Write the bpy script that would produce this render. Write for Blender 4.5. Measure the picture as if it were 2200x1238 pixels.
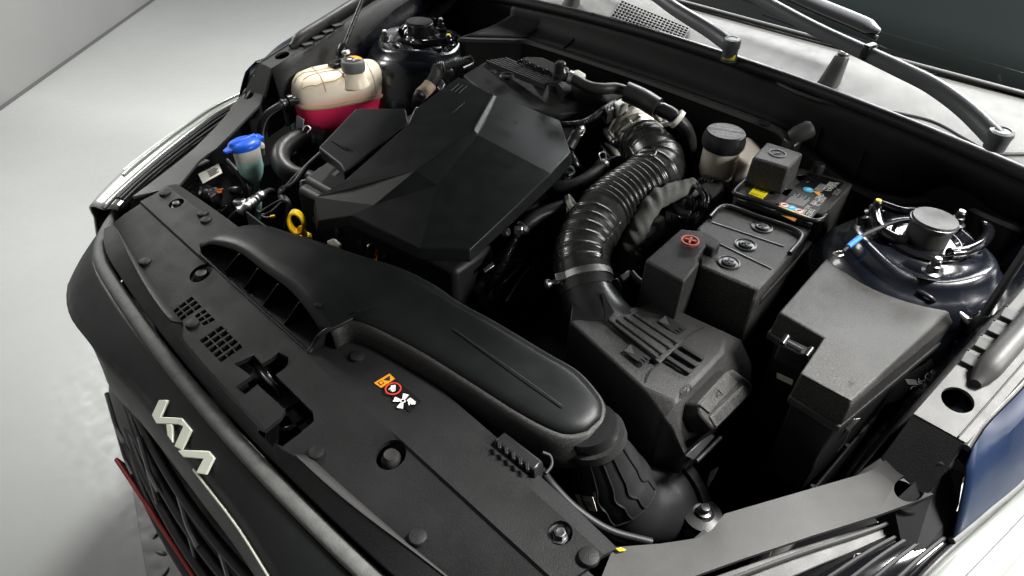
import bpy, bmesh, math, random
from mathutils import Vector, Matrix, Quaternion
random.seed(7)
for o in list(bpy.data.objects): bpy.data.objects.remove(o)
SC = bpy.context.scene
COL = SC.collection
# ------------------------------------------------------------------ camera
CAM_C = Vector((0.67460, -0.11456, 1.43755))
CAM_R = Matrix(((0.71831198, 0.69480051, 0.03577920), (0.45729065, -0.43275692, -0.77692130), (-0.52432162, 0.57443337, -0.62858026)))
FPX = 1427.94
cd = bpy.data.cameras.new('camera'); cam = bpy.data.objects.new('camera', cd); COL.objects.link(cam)
rt = CAM_R.transposed()
cx, cy, cz = rt.col[0], rt.col[1], rt.col[2]
M = Matrix.Identity(4)
for i in range(3):
    M[i][0] = cx[i]; M[i][1] = -cy[i]; M[i][2] = -cz[i]; M[i][3] = CAM_C[i]
cam.matrix_world = M
cd.sensor_width = 36.0; cd.lens = FPX / 2200 * 36.0; cd.clip_start = 0.02; cd.clip_end = 200
SC.camera = cam
SC.cycles.caustics_reflective = False; SC.cycles.caustics_refractive = False
# ------------------------------------------------------------------ light
w = bpy.data.worlds.new('World'); SC.world = w; w.use_nodes = True
bg = w.node_tree.nodes['Background']; bg.inputs[0].default_value = (0.90, 0.95, 1.0, 1); bg.inputs[1].default_value = 0.032
def area(name, loc, target, sx, sy, energy, col):
    l = bpy.data.lights.new(name, 'AREA'); l.shape = 'RECTANGLE'; l.size = sx; l.size_y = sy; l.energy = energy; l.color = col
    o = bpy.data.objects.new(name, l); COL.objects.link(o); o.location = loc
    o.rotation_euler = (Vector(target) - Vector(loc)).to_track_quat('-Z', 'Y').to_euler()
    return o
area('ceiling_panel_behind_driver_side', (0.95, 3.2, 3.0), (0.3, 1.0, 0.95), 0.9, 0.5, 60, (1.0, 0.985, 0.94))
area('hall_window_behind', (-0.7, 4.6, 3.3), (0.1, 0.9, 0.95), 3.2, 1.3, 400, (0.97, 0.99, 1.0))
area('ceiling_panel_over_driver_side', (1.38, 1.6, 2.9), (0.55, 0.7, 0.8), 0.35, 0.6, 340, (1.0, 0.985, 0.95))
area('ceiling_panel_driver_side', (2.5, 1.4, 2.1), (0.5, 0.8, 0.85), 0.4, 0.6, 100, (1.0, 0.985, 0.95))
area('ceiling_panel_passenger_side', (-1.5, 1.75, 3.0), (-0.9, 0.5, 0.4), 0.4, 0.7, 125, (1.0, 0.99, 0.95))
area('ceiling_panel_front_passenger_side', (-2.8, 0.3, 1.95), (-0.4, 0.4, 0.75), 0.5, 0.8, 36, (1.0, 0.99, 0.96))
SC.view_settings.view_transform = 'Standard'; SC.view_settings.look = 'None'
SC.view_settings.exposure = -0.2; SC.view_settings.gamma = 1.0; SC.view_settings.use_curve_mapping = False

# ------------------------------------------------------------------ photo to world
def ray(x, y): return rt @ Vector(((x - 1100) / FPX, (y - 619) / FPX, 1))
def q(x, y, z): d = ray(x, y); return CAM_C + d * ((z - CAM_C.z) / d.z)
def qp(x, y, p0, n): d = ray(x, y); n = Vector(n); return CAM_C + d * ((Vector(p0) - CAM_C).dot(n) / d.dot(n))
def qx(x, y, X): return qp(x, y, (X, 0, 0), (1, 0, 0))
def qy(x, y, Y): return qp(x, y, (0, Y, 0), (0, 1, 0))
def Q(l): return [q(*p) for p in l]
V = Vector
UP = V((0, 0, 1))
# ------------------------------------------------------------------ materials
MATS = {}
def mat(name, col, rough=0.5, metal=0.0, bump=0.0, bscale=900, coat=0.0, spec=0.3, sss=0.0, var=0.0, vscale=12, trans=0.0, emit=None, rvar=0.0, speck=0.0, flake=0.0, ior=1.5):
    m = bpy.data.materials.new(name); m.use_nodes = True; nt = m.node_tree; N = nt.nodes; L = nt.links
    b = N['Principled BSDF']; b.inputs['Base Color'].default_value = (*col, 1)
    b.inputs['Roughness'].default_value = rough; b.inputs['Metallic'].default_value = metal
    b.inputs['Coat Weight'].default_value = coat; b.inputs['Coat Roughness'].default_value = 0.06
    b.inputs['Specular IOR Level'].default_value = spec; b.inputs['IOR'].default_value = ior
    b.inputs['Transmission Weight'].default_value = trans
    if sss:
        b.inputs['Subsurface Weight'].default_value = sss; b.inputs['Subsurface Radius'].default_value = (0.02, 0.012, 0.008); b.inputs['Subsurface Scale'].default_value = 0.6
    tc = N.new('ShaderNodeTexCoord')
    if bump:
        n = N.new('ShaderNodeTexNoise'); n.inputs['Scale'].default_value = bscale; n.inputs['Detail'].default_value = 3; n.inputs['Roughness'].default_value = 0.7
        L.new(tc.outputs['Object'], n.inputs['Vector'])
        bp = N.new('ShaderNodeBump'); bp.inputs['Strength'].default_value = bump; bp.inputs['Distance'].default_value = 0.0014
        L.new(n.outputs['Fac'], bp.inputs['Height']); L.new(bp.outputs['Normal'], b.inputs['Normal'])
    last = None
    if var or speck or flake:
        mix = N.new('ShaderNodeMix'); mix.data_type = 'RGBA'
        n2 = N.new('ShaderNodeTexNoise'); n2.inputs['Scale'].default_value = vscale; n2.inputs['Detail'].default_value = 6; n2.inputs['Roughness'].default_value = 0.65
        L.new(tc.outputs['Object'], n2.inputs['Vector'])
        r = N.new('ShaderNodeValToRGB'); r.color_ramp.elements[0].position = 0.35; r.color_ramp.elements[1].position = 0.72
        L.new(n2.outputs['Fac'], r.inputs['Fac']); L.new(r.outputs['Color'], mix.inputs[0])
        mix.inputs[6].default_value = (*col, 1); mix.inputs[7].default_value = (*[min(1, c * (1 + var)) + var * 0.004 for c in col], 1)
        last = mix.outputs[2]
        if speck or flake:
            n3 = N.new('ShaderNodeTexNoise'); n3.inputs['Scale'].default_value = 820 if speck else 2500; n3.inputs['Detail'].default_value = 2
            L.new(tc.outputs['Object'], n3.inputs['Vector'])
            r3 = N.new('ShaderNodeValToRGB'); r3.color_ramp.elements[0].position = 0.51; r3.color_ramp.elements[1].position = 0.66
            L.new(n3.outputs['Fac'], r3.inputs['Fac'])
            mul = N.new('ShaderNodeMath'); mul.operation = 'MULTIPLY'; mul.inputs[1].default_value = speck or flake
            L.new(r3.outputs['Color'], mul.inputs[0])
            mx2 = N.new('ShaderNodeMix'); mx2.data_type = 'RGBA'; L.new(mul.outputs[0], mx2.inputs[0]); L.new(last, mx2.inputs[6])
            mx2.inputs[7].default_value = (0.35, 0.34, 0.31, 1) if speck else (*[min(1, c * 4) for c in col], 1)
            last = mx2.outputs[2]
        L.new(last, b.inputs['Base Color'])
    if rvar:
        n4 = N.new('ShaderNodeTexNoise'); n4.inputs['Scale'].default_value = 35; n4.inputs['Detail'].default_value = 5
        L.new(tc.outputs['Object'], n4.inputs['Vector'])
        mr = N.new('ShaderNodeMapRange'); mr.inputs[1].default_value = 0.3; mr.inputs[2].default_value = 0.7
        mr.inputs[3].default_value = max(0.02, rough - rvar); mr.inputs[4].default_value = rough + rvar
        L.new(n4.outputs['Fac'], mr.inputs[0]); L.new(mr.outputs[0], b.inputs['Roughness'])
    if emit: b.inputs['Emission Color'].default_value = (*emit[:3], 1); b.inputs['Emission Strength'].default_value = emit[3]
    MATS[name] = m; return m
mat('grain', (0.012, 0.012, 0.0125), 0.46, bump=0.5, bscale=760, var=0.5, rvar=0.06, speck=0.11)
mat('grain_dark', (0.0068, 0.0072, 0.0075), 0.54, spec=0.2, bump=0.35, bscale=520, speck=0.02, var=0.5, rvar=0.06)
mat('cover_dark', (0.0058, 0.0064, 0.0068), 0.40, spec=0.2, bump=0.12, bscale=1300, var=0.4, rvar=0.05)
mat('grey_plastic', (0.036, 0.036, 0.0355), 0.46, bump=0.14, bscale=900, var=0.25, rvar=0.06)
mat('cowl_plastic', (0.050, 0.050, 0.0485), 0.5, bump=0.35, bscale=900, var=0.25, rvar=0.06)
mat('battery_top', (0.020, 0.020, 0.020), 0.42, bump=0.7, bscale=760, var=0.4, rvar=0.05, speck=0.30)
mat('fuse_grain', (0.014, 0.014, 0.014), 0.46, bump=0.5, bscale=900, var=0.3, rvar=0.04, speck=0.13)
mat('moulded_print', (0.045, 0.045, 0.045), 0.5)
mat('smooth_black', (0.011, 0.011, 0.012), 0.32, bump=0.05, bscale=300, var=0.4, rvar=0.08)
mat('gloss_black', (0.004, 0.004, 0.005), 0.10, coat=0.6, rvar=0.03)
mat('rubber', (0.014, 0.014, 0.014), 0.42, bump=0.12, bscale=500, var=0.6, rvar=0.08, speck=0.04)
mat('hose_rubber', (0.013, 0.013, 0.0125), 0.27, spec=0.5, bump=0.06, bscale=260, var=0.7, vscale=60, rvar=0.10, speck=0.03)
mat('sleeve', (0.085, 0.085, 0.08), 0.8, bump=0.9, bscale=120, var=0.5, vscale=40)
mat('paint_navy', (0.0038, 0.0045, 0.0075), 0.26, coat=0.35, var=0.3, rvar=0.06)
mat('fender_blue', (0.0018, 0.0085, 0.030), 0.5, spec=0.15, flake=0.12)
mat('alu', (0.62, 0.60, 0.54), 0.36, 1.0, bump=0.25, bscale=500, var=0.1, rvar=0.1)
mat('steel', (0.62, 0.62, 0.61), 0.36, 1.0, rvar=0.1)
mat('dark_steel', (0.10, 0.10, 0.105), 0.32, 0.9, rvar=0.12)
mat('satin_band', (0.055, 0.058, 0.052), 0.5, 0.3, rvar=0.05)
mat('chrome', (0.75, 0.76, 0.72), 0.14, 1.0)
mat('satin_emblem', (0.78, 0.80, 0.68), 0.30, 0.35)
mat('cream', (0.84, 0.75, 0.60), 0.34, sss=0.35, var=0.06, vscale=25)
mat('cream_rib', (0.58, 0.42, 0.26), 0.4)
mat('pink', (0.95, 0.04, 0.15), 0.28, sss=0.3, var=0.2, vscale=20)
mat('pale_bracket', (0.45, 0.42, 0.45), 0.4)
mat('white_plastic', (0.72, 0.72, 0.66), 0.45, sss=0.2)
mat('mint', (0.55, 0.95, 0.83), 0.4, sss=0.15, var=0.1)
mat('blue_cap', (0.012, 0.10, 0.62), 0.35, bump=0.05)
mat('blue_tape', (0.03, 0.22, 0.62), 0.45)
mat('yellow', (0.93, 0.60, 0.012), 0.42, bump=0.1, bscale=300)
mat('label_yellow', (0.85, 0.72, 0.02), 0.4)
mat('label_white', (0.62, 0.60, 0.52), 0.5)
mat('label_black', (0.004, 0.004, 0.004), 0.45)
mat('print_black', (0.02, 0.02, 0.02), 0.6)
mat('print_white', (0.75, 0.74, 0.70), 0.5)
mat('print_grey', (0.28, 0.28, 0.28), 0.5)
mat('label_orange', (0.85, 0.33, 0.02), 0.45)
mat('label_cyan', (0.05, 0.45, 0.72), 0.45)
mat('label_red', (0.60, 0.05, 0.03), 0.45)
mat('plus_red', (0.42, 0.07, 0.035), 0.5)
mat('grey_cap', (0.14, 0.145, 0.14), 0.5, bump=0.3)
mat('reservoir', (0.42, 0.38, 0.33), 0.38, sss=0.3)
mat('tape_tan', (0.30, 0.23, 0.16), 0.7, var=0.4, vscale=120, bump=0.4)
mat('orange_wire', (0.7, 0.17, 0.03), 0.5)
mat('red_plate', (0.35, 0.02, 0.015), 0.45)
mat('floor_paint', (0.30, 0.308, 0.302), 0.40, bump=0.15, bscale=60, var=0.10, vscale=1.3, rvar=0.12)
mat('wall_paint', (0.18, 0.18, 0.177), 0.7, bump=0.2, bscale=80, var=0.08, vscale=3)
mat('seam', (0.08, 0.08, 0.08), 0.8)
mat('checker_steel', (0.13, 0.13, 0.13), 0.5, 0.4, var=0.3, vscale=8, rvar=0.1)
mat('glass_dark', (0.006, 0.0075, 0.0075), 0.05, coat=0.5)
mat('lens', (0.36, 0.38, 0.36), 0.28, metal=0.5, coat=0.6)
mat('lens_clear', (0.9, 0.95, 0.92), 0.03, trans=0.9, coat=1.0)
mat('wiper', (0.085, 0.088, 0.094), 0.34, bump=0.15, bscale=900, rvar=0.06)
mat('seal_rubber', (0.022, 0.022, 0.023), 0.34, bump=0.1, bscale=300, rvar=0.08)
mat('lip_rubber', (0.075, 0.077, 0.075), 0.62, bump=0.4, bscale=300, var=0.5, vscale=60)
mat('bay_black', (0.008, 0.008, 0.009), 0.5, var=0.4)
mat('hood_paint', (0.006, 0.010, 0.024), 0.35, coat=0.5)
def mt(m): return MATS[m] if isinstance(m, str) else m
# ------------------------------------------------------------------ object helpers
def wloc(p):
    v = V((0, 0, 0))
    while p is not None: v = v + p.location; p = p.parent
    return v
def thing(name, loc, label, cat, group=None):
    o = bpy.data.objects.new(name, None); COL.objects.link(o); o.location = loc; o.empty_display_size = 0.02
    o['label'] = label; o['category'] = cat
    if group: o['group'] = group
    return o
def tag(o, label=None, cat=None, group=None, kind=None):
    if label: o['label'] = label
    if cat: o['category'] = cat
    if group: o['group'] = group
    if kind: o['kind'] = kind
    return o
def mk(name, verts, faces, m, parent=None, smooth=None, bevel=0, seg=2, solid=0, label=None):
    me = bpy.data.meshes.new(name)
    off = wloc(parent) if parent is not None else V((0, 0, 0))
    me.from_pydata([tuple(V(v) - off) for v in verts], [], faces); me.update()
    bm = bmesh.new(); bm.from_mesh(me); bmesh.ops.remove_doubles(bm, verts=bm.verts, dist=1e-6)
    bmesh.ops.recalc_face_normals(bm, faces=bm.faces); bm.to_mesh(me); bm.free()
    o = bpy.data.objects.new(name, me); COL.objects.link(o); me.materials.append(mt(m))
    if parent is not None: o.parent = parent
    if solid:
        s = o.modifiers.new('thick', 'SOLIDIFY'); s.thickness = solid; s.offset = -1
    if bevel:
        b = o.modifiers.new('bevel', 'BEVEL'); b.width = bevel; b.segments = seg; b.limit_method = 'ANGLE'; b.angle_limit = math.radians(28)
    if smooth is None: smooth = 35 if bevel else 0
    if smooth:
        me.shade_smooth()
        try: me.set_sharp_from_angle(angle=math.radians(smooth))
        except Exception: pass
    if label: o['label'] = label
    return o
def share(name, src, loc, parent=None, rot=None, scale=None):
    o = bpy.data.objects.new(name, src.data if hasattr(src, 'data') else src); COL.objects.link(o)
    for md in getattr(src, 'modifiers', []):
        n = o.modifiers.new(md.name, md.type)
        if md.type == 'BEVEL': n.width = md.width; n.segments = md.segments; n.limit_method = 'ANGLE'; n.angle_limit = md.angle_limit
    off = wloc(parent) if parent is not None else V((0, 0, 0))
    o.location = V(loc) - off
    if rot is not None: o.rotation_mode = 'QUATERNION'; o.rotation_quaternion = rot
    if scale: o.scale = scale
    if parent is not None: o.parent = parent
    return o
def grid(rows, close_u=False, close_v=False):
    n = len(rows[0]); vs = [p for r in rows for p in r]; fs = []
    R = len(rows)
    for i in range(R if close_v else R - 1):
        for j in range(n if close_u else n - 1):
            a = i * n + j; b = i * n + (j + 1) % n; i2 = (i + 1) % R
            fs.append((a, b, i2 * n + (j + 1) % n, i2 * n + j))
    return vs, fs
def slab(name, top, depth, m, parent=None, bevel=0.002, flare=0.0, seg=2, bottom=None, smooth=None, label=None):
    """a solid with the outline of top (in order), depth metres deep, its foot flared outward"""
    top = [V(p) for p in top]; n = len(top); c = sum(top, V((0, 0, 0))) / n
    if bottom is None:
        bottom = []
        for p in top:
            d = V((p.x - c.x, p.y - c.y, 0))
            if d.length > 1e-6: d.normalize()
            bottom.append(p + d * flare - UP * depth)
    vs = top + [V(p) for p in bottom]
    fs = [tuple(range(n)), tuple(range(2 * n - 1, n - 1, -1))] + [(i, (i + 1) % n, n + (i + 1) % n, n + i) for i in range(n)]
    return mk(name, vs, fs, m, parent, bevel=bevel, seg=seg, smooth=smooth, label=label)
def box(name, c, size, m, parent=None, rot=0.0, bevel=0.002, ax=None, seg=2):
    """oriented box; ax = three axes or rot about z"""
    if ax is None: ax = (V((math.cos(rot), math.sin(rot), 0)), V((-math.sin(rot), math.cos(rot), 0)), UP)
    c = V(c); h = [s / 2 for s in size]; vs = []
    for sx in (-1, 1):
        for sy in (-1, 1):
            for sz in (-1, 1): vs.append(c + ax[0] * sx * h[0] + ax[1] * sy * h[1] + ax[2] * sz * h[2])
    fs = [(0, 1, 3, 2), (4, 6, 7, 5), (0, 4, 5, 1), (2, 3, 7, 6), (0, 2, 6, 4), (1, 5, 7, 3)]
    return mk(name, vs, fs, m, parent, bevel=bevel, seg=seg)
def frame(axis):
    a = V(axis).normalized(); t = V((0, 0, 1)) if abs(a.z) < 0.9 else V((1, 0, 0))
    u = a.cross(t).normalized(); return u, a.cross(u).normalized(), a
def lathe(name, c, axis, prof, m, parent=None, n=28, smooth=40, wob=None, bevel=0, cap=True):
    u, v, a = frame(axis); c = V(c); rows = []
    for r, h in prof:
        rows.append([c + a * h + (u * math.cos(2 * math.pi * k / n) + v * math.sin(2 * math.pi * k / n)) * (r * (wob(k, n) if wob else 1)) for k in range(n)])
    vs, fs = grid(rows, close_u=True)
    if prof[0] == prof[-1]: cap = False
    if cap and prof[0][0] > 1e-5: fs.append(tuple(range(n - 1, -1, -1)))
    if cap and prof[-1][0] > 1e-5: fs.append(tuple((len(rows) - 1) * n + k for k in range(n)))
    return mk(name, vs, fs, m, parent, smooth=smooth, bevel=bevel)
def spline(pts, n):
    pts = [V(p) for p in pts]
    if len(pts) == 2: return [pts[0].lerp(pts[1], i / (n - 1)) for i in range(n)]
    P = [pts[0] * 2 - pts[1]] + pts + [pts[-1] * 2 - pts[-2]]; dense = []
    for i in range(1, len(P) - 2):
        for k in range(24):
            t = k / 24; a, b, c, d = P[i - 1], P[i], P[i + 1], P[i + 2]
            dense.append(0.5 * ((2 * b) + (c - a) * t + (2 * a - 5 * b + 4 * c - d) * t * t + (3 * b - a - 3 * c + d) * t ** 3))
    dense.append(pts[-1])
    L = [0]
    for i in range(1, len(dense)): L.append(L[-1] + (dense[i] - dense[i - 1]).length)
    out = []; j = 0
    for i in range(n):
        s = L[-1] * i / (n - 1)
        while j < len(L) - 2 and L[j + 1] < s: j += 1
        f = (s - L[j]) / max(1e-9, L[j + 1] - L[j]); out.append(dense[j].lerp(dense[j + 1], f))
    return out
def frames(path):
    T = []
    for i in range(len(path)):
        a = path[max(0, i - 1)]; b = path[min(len(path) - 1, i + 1)]; T.append((b - a).normalized())
    u, v, _ = frame(T[0]); F = [(u, v)]
    for i in range(1, len(path)):
        r = T[i - 1].rotation_difference(T[i]); u = r @ F[-1][0]; u = (u - T[i] * u.dot(T[i])).normalized(); F.append((u, T[i].cross(u)))
    return T, F
def tube(name, pts, r, m, parent=None, n=40, seg=14, cap=True, rf=None, smooth=50, raw=False):
    path = pts if raw else spline(pts, n); n = len(path); T, F = frames(path); rows = []
    for i, p in enumerate(path):
        t = i / (n - 1); rr = rf(t) if rf else (r if not isinstance(r, (list, tuple)) else r[0] + (r[1] - r[0]) * t)
        u, v = F[i]; rows.append([p + (u * math.cos(2 * math.pi * k / seg) + v * math.sin(2 * math.pi * k / seg)) * rr for k in range(seg)])
    vs, fs = grid(rows, close_u=True)
    if cap: fs.append(tuple(range(seg - 1, -1, -1))); fs.append(tuple((n - 1) * seg + k for k in range(seg)))
    return mk(name, vs, fs, m, parent, smooth=smooth)
def band(name, pts, t, r, width, m, parent=None, n=80, lip=0.0015):
    """a clamp or ring round the path pts at fraction t"""
    path = spline(pts, n); i = min(n - 2, max(1, int(t * (n - 1)))); a = (path[i + 1] - path[i - 1]).normalized()
    return lathe(name, path[i] - a * width / 2, a, [(r, 0), (r + lip, 0.0006), (r + lip, width - 0.0006), (r, width)], m, parent, n=32)
def curve_pt(pts, t, n=80):
    path = spline(pts, n); i = min(n - 2, max(1, int(t * (n - 1)))); return path[i], (path[i + 1] - path[i - 1]).normalized()
_tc = {}
def text(name, s, o, xd, yd, h, m, parent, ext=0.0003, width=None):
    """flat lettering at o (lower left), running along xd, up along yd, letters h high"""
    cu = bpy.data.curves.new('t', 'FONT'); cu.body = s; cu.size = 1.0; cu.extrude = 0.0; cu.resolution_u = 2
    to = bpy.data.objects.new('t', cu); COL.objects.link(to)
    bpy.context.view_layer.update()
    me0 = to.to_mesh(); vs0 = [V(v.co) for v in me0.vertices]; fs0 = [tuple(p.vertices) for p in me0.polygons]; to.to_mesh_clear()
    bpy.data.objects.remove(to); bpy.data.curves.remove(cu)
    if not vs0: return None
    x0 = min(v.x for v in vs0); x1 = max(v.x for v in vs0); y0 = min(v.y for v in vs0); y1 = max(v.y for v in vs0)
    xd = V(xd).normalized(); nrm = xd.cross(V(yd)).normalized(); yd = nrm.cross(xd)
    sy = h / max(1e-6, y1 - y0); sx = (width / max(1e-6, x1 - x0)) if width else sy
    top = [V(o) + xd * (v.x - x0) * sx + yd * (v.y - y0) * sy + nrm * ext for v in vs0]
    return mk(name, top, fs0, m, parent)
def decal(name, pts, m, parent, lift=0.0006):
    pts = [V(p) for p in pts]; n = (pts[1] - pts[0]).cross(pts[-1] - pts[0]).normalized()
    if n.dot(CAM_C - pts[0]) < 0: n = -n
    top = [p + n * lift for p in pts]; k = len(pts)
    return mk(name, top + pts, [tuple(range(k)), tuple(range(2 * k - 1, k - 1, -1))] + [(i, (i + 1) % k, k + (i + 1) % k, k + i) for i in range(k)], m, parent)
def bil(c, u, v): return (c[0] * (1 - u) + c[1] * u) * (1 - v) + (c[3] * (1 - u) + c[2] * u) * v
def cut(o, cutters):
    """carve the closed cutter prisms (lists of top points, depth) out of o"""
    vs = []; fs = []
    off = wloc(o)
    for pts, up, dn in cutters:
        k = len(pts); b = len(vs)
        vs += [tuple(p - off + UP * up) for p in pts] + [tuple(p - off - UP * dn) for p in pts]
        fs += [tuple(b + i for i in range(k)), tuple(b + 2 * k - 1 - i for i in range(k))] + [(b + i, b + (i + 1) % k, b + k + (i + 1) % k, b + k + i) for i in range(k)]
    me = bpy.data.meshes.new('c'); me.from_pydata(vs, [], fs)
    bm = bmesh.new(); bm.from_mesh(me); bmesh.ops.recalc_face_normals(bm, faces=bm.faces); bm.to_mesh(me); bm.free()
    c = bpy.data.objects.new('c', me); COL.objects.link(c); c.location = off
    bo = o.modifiers.new('cut', 'BOOLEAN'); bo.object = c; bo.operation = 'DIFFERENCE'; bo.solver = 'EXACT'
    bpy.context.view_layer.update()
    dg = bpy.context.evaluated_depsgraph_get(); new = bpy.data.meshes.new_from_object(o.evaluated_get(dg))
    o.modifiers.clear(); o.data = new
    bpy.data.objects.remove(c)
    new.shade_smooth()
    new.set_sharp_from_angle(angle=math.radians(25))
    return o
def circ(c, r, n=20, ry=None, rot=0): 
    ry = ry or r
    return [V(c) + V((math.cos(rot) * math.cos(a) * r - math.sin(rot) * math.sin(a) * ry, math.sin(rot) * math.cos(a) * r + math.cos(rot) * math.sin(a) * ry, 0)) for a in [2 * math.pi * k / n for k in range(n)]]
def mx(p, s): p = V(p); return V((p.x * s, p.y, p.z))
def sstep(a, b, x): t = min(1, max(0, (x - a) / (b - a))); return t * t * (3 - 2 * t)

def scuff_floor():
    """scratches and faint stains in the floor paint"""
    m = MATS['floor_paint']; nt = m.node_tree; N = nt.nodes; L = nt.links; b = N['Principled BSDF']
    src = b.inputs['Base Color'].links[0].from_socket
    tc = N.new('ShaderNodeTexCoord'); mp = N.new('ShaderNodeMapping'); mp.inputs['Rotation'].default_value = (0, 0, .5); mp.inputs['Scale'].default_value = (34, 3.0, 1); mp.inputs['Location'].default_value = (3.7, 1.9, 0)
    L.new(tc.outputs['Object'], mp.inputs['Vector'])
    n = N.new('ShaderNodeTexNoise'); n.inputs['Scale'].default_value = 3.0; n.inputs['Detail'].default_value = 8; n.inputs['Roughness'].default_value = .75; L.new(mp.outputs[0], n.inputs['Vector'])
    r = N.new('ShaderNodeValToRGB'); r.color_ramp.elements[0].position = .62; r.color_ramp.elements[1].position = .70; L.new(n.outputs['Fac'], r.inputs['Fac'])
    mu = N.new('ShaderNodeMath'); mu.operation = 'MULTIPLY'; mu.inputs[1].default_value = .22; L.new(r.outputs['Color'], mu.inputs[0])
    mx_ = N.new('ShaderNodeMix'); mx_.data_type = 'RGBA'; mx_.inputs[7].default_value = (.20, .20, .19, 1); L.new(mu.outputs[0], mx_.inputs[0]); L.new(src, mx_.inputs[6]); L.new(mx_.outputs[2], b.inputs['Base Color'])
scuff_floor()

def fluid_glow():
    """coolant showing through the lower edge of the milky tank shell"""
    m = MATS['cream']; nt = m.node_tree; N = nt.nodes; L = nt.links; b = N['Principled BSDF']
    src = b.inputs['Base Color'].links[0].from_socket
    tc = N.new('ShaderNodeTexCoord'); sp = N.new('ShaderNodeSeparateXYZ'); L.new(tc.outputs['Object'], sp.inputs[0])
    nz = N.new('ShaderNodeTexNoise'); nz.inputs['Scale'].default_value = 22; L.new(tc.outputs['Object'], nz.inputs['Vector'])
    ad = N.new('ShaderNodeMath'); ad.operation = 'MULTIPLY_ADD'; ad.inputs[1].default_value = .012; L.new(nz.outputs['Fac'], ad.inputs[0]); L.new(sp.outputs['Z'], ad.inputs[2])
    mr = N.new('ShaderNodeMapRange'); mr.inputs[1].default_value = .140; mr.inputs[2].default_value = .114; mr.inputs[3].default_value = 0; mr.inputs[4].default_value = .55; L.new(ad.outputs[0], mr.inputs[0])
    mx_ = N.new('ShaderNodeMix'); mx_.data_type = 'RGBA'; mx_.inputs[7].default_value = (.92, .22, .24, 1); L.new(mr.outputs[0], mx_.inputs[0]); L.new(src, mx_.inputs[6]); L.new(mx_.outputs[2], b.inputs['Base Color'])
fluid_glow()
# ================================================================== SETTING
f0 = q(0, 235, 0); f1 = q(330, 0, 0); fd = (f1 - f0).normalized(); fn = V((-fd.y, fd.x, 0))
if fn.dot(V((0, 0, 0)) - f0) < 0: fn = -fn
def quad(name, pts, m, **k): return mk(name, pts, [(0, 1, 2, 3)], m, **k)
o = quad('floor', [f0 - fd * 9, f0 + fd * 9, f0 + fd * 9 + fn * 12, f0 - fd * 9 + fn * 12], 'floor_paint'); tag(o, 'pale grey painted workshop floor with faint scuffs', None, kind='structure')
o = slab('wall', [f0 - fd * 9 + UP * 4, f0 + fd * 9 + UP * 4, f0 + fd * 9 - fn * .2 + UP * 4, f0 - fd * 9 - fn * .2 + UP * 4], 4.0, 'wall_paint', bevel=0); tag(o, 'plain mid grey wall behind the car', None, kind='structure')
o = slab('floor_joint', [f0 - fd * 9 + UP * .012, f0 + fd * 9 + UP * .012, f0 + fd * 9 + fn * .012 + UP * .012, f0 - fd * 9 + fn * .012 + UP * .012], 0.012, 'seam', bevel=0.002); tag(o, 'dark joint line between wall and floor', None, kind='structure')
# checker plate let into the floor in front of the bumper
dp = thing('drain_cover', (-0.65, 0.0, 0.0), 'grey checker plate drain cover in the floor under the bumper', 'drain cover')
pa, pb = q(258, 885, 0.004), q(315, 1238, 0.004); pdv = (pb - pa).normalized(); pn = V((-pdv.y, pdv.x, 0))
if pn.x < 0: pn = -pn
slab('plate', [pa - pdv * .5, pa + pdv * 1.6, pa + pdv * 1.6 + pn * .45, pa - pdv * .5 + pn * .45], 0.006, 'checker_steel', dp, bevel=0.001)
loz = None; ang0 = math.atan2(pdv.y, pdv.x)
for i in range(36):
    for j in range(7):
        p = pa + pdv * (-.45 + i * .055) + pn * (.035 + j * .06 + (i % 2) * .0) + UP * .0015
        a = ang0 + (0.78 if (i + j) % 2 else -0.78)
        if loz is None:
            loz = lathe('lozenge', (0, 0, 0), (0, 0, 1), [(0.016, 0), (0.012, 0.002), (0.0, 0.0026)], 'checker_steel', None, n=10)
            loz.data.transform(Matrix.Diagonal((1, .32, 1, 1))); lm = loz.data; bpy.data.objects.remove(loz)
        if i * 7 + j < 250: share('lozenge', lm, p, dp, Quaternion((0, 0, 1), a))
# ================================================================== FRONT PANEL / BUMPER
def fy(x): return 0.0 if abs(x) < .30 else (abs(x) - .30) ** 2 * 1.05
def frow(xs, y0, k, z, zk=0.0): return [V((x, y0 + k * x * x + fy(x) * .75, z - zk * x * x)) for x in xs]
xs = [-.66 + 1.32 * i / 44 for i in range(45)]
bmp = thing('front_bumper', (0, 0, 0.3), 'black glossy nose panel and grille of the car with pale emblem', 'bumper')
def nose(x):  # front edge of the upper panel, lower towards the corners
    a = abs(x); return V((x, -.004 - .010 * sstep(.12, .30, a) + (0 if a < .36 else (a - .36) ** 2 * 1.35) + (0 if a < .50 else (a - .5) ** 2 * 3.0), .70 - .03 * sstep(.2, .6, a)))
def lipc(x): a = abs(x); return V((x, .044 + .12 * a * a + (0 if a < .4 else (a - .4) ** 2 * 1.6), .745 - (0 if a < .45 else (a - .45) * .12)))
rows = []
for k in range(7):
    t = k / 6; r = []
    for x in xs:
        a = lipc(x) + V((0, -.008, -.006)); b = nose(x); p = a.lerp(b, t); p.z += .006 * math.sin(math.pi * t) * (0.6 + .8 * abs(x)); r.append(p)
    rows.append(r)
vs, fs = grid(rows); mk('upper_panel', vs, fs, 'cover_dark', bmp, smooth=60, solid=.004)
rows = []
for (dy, dz) in ((.001, -.0025), (-.004, -.012), (-.009, -.034), (-.012, -.060), (-.006, -.078), (.02, -.088)):
    rows.append([nose(x) + V((0, dy * (1 - sstep(.22, .36, abs(x))) + .02 * sstep(.24, .40, abs(x)) * min(1, -dz / .03), dz)) for x in xs])
vs, fs = grid(rows); mk('chrome_band', vs, fs, 'satin_band', bmp, smooth=60, solid=.003)
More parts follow.
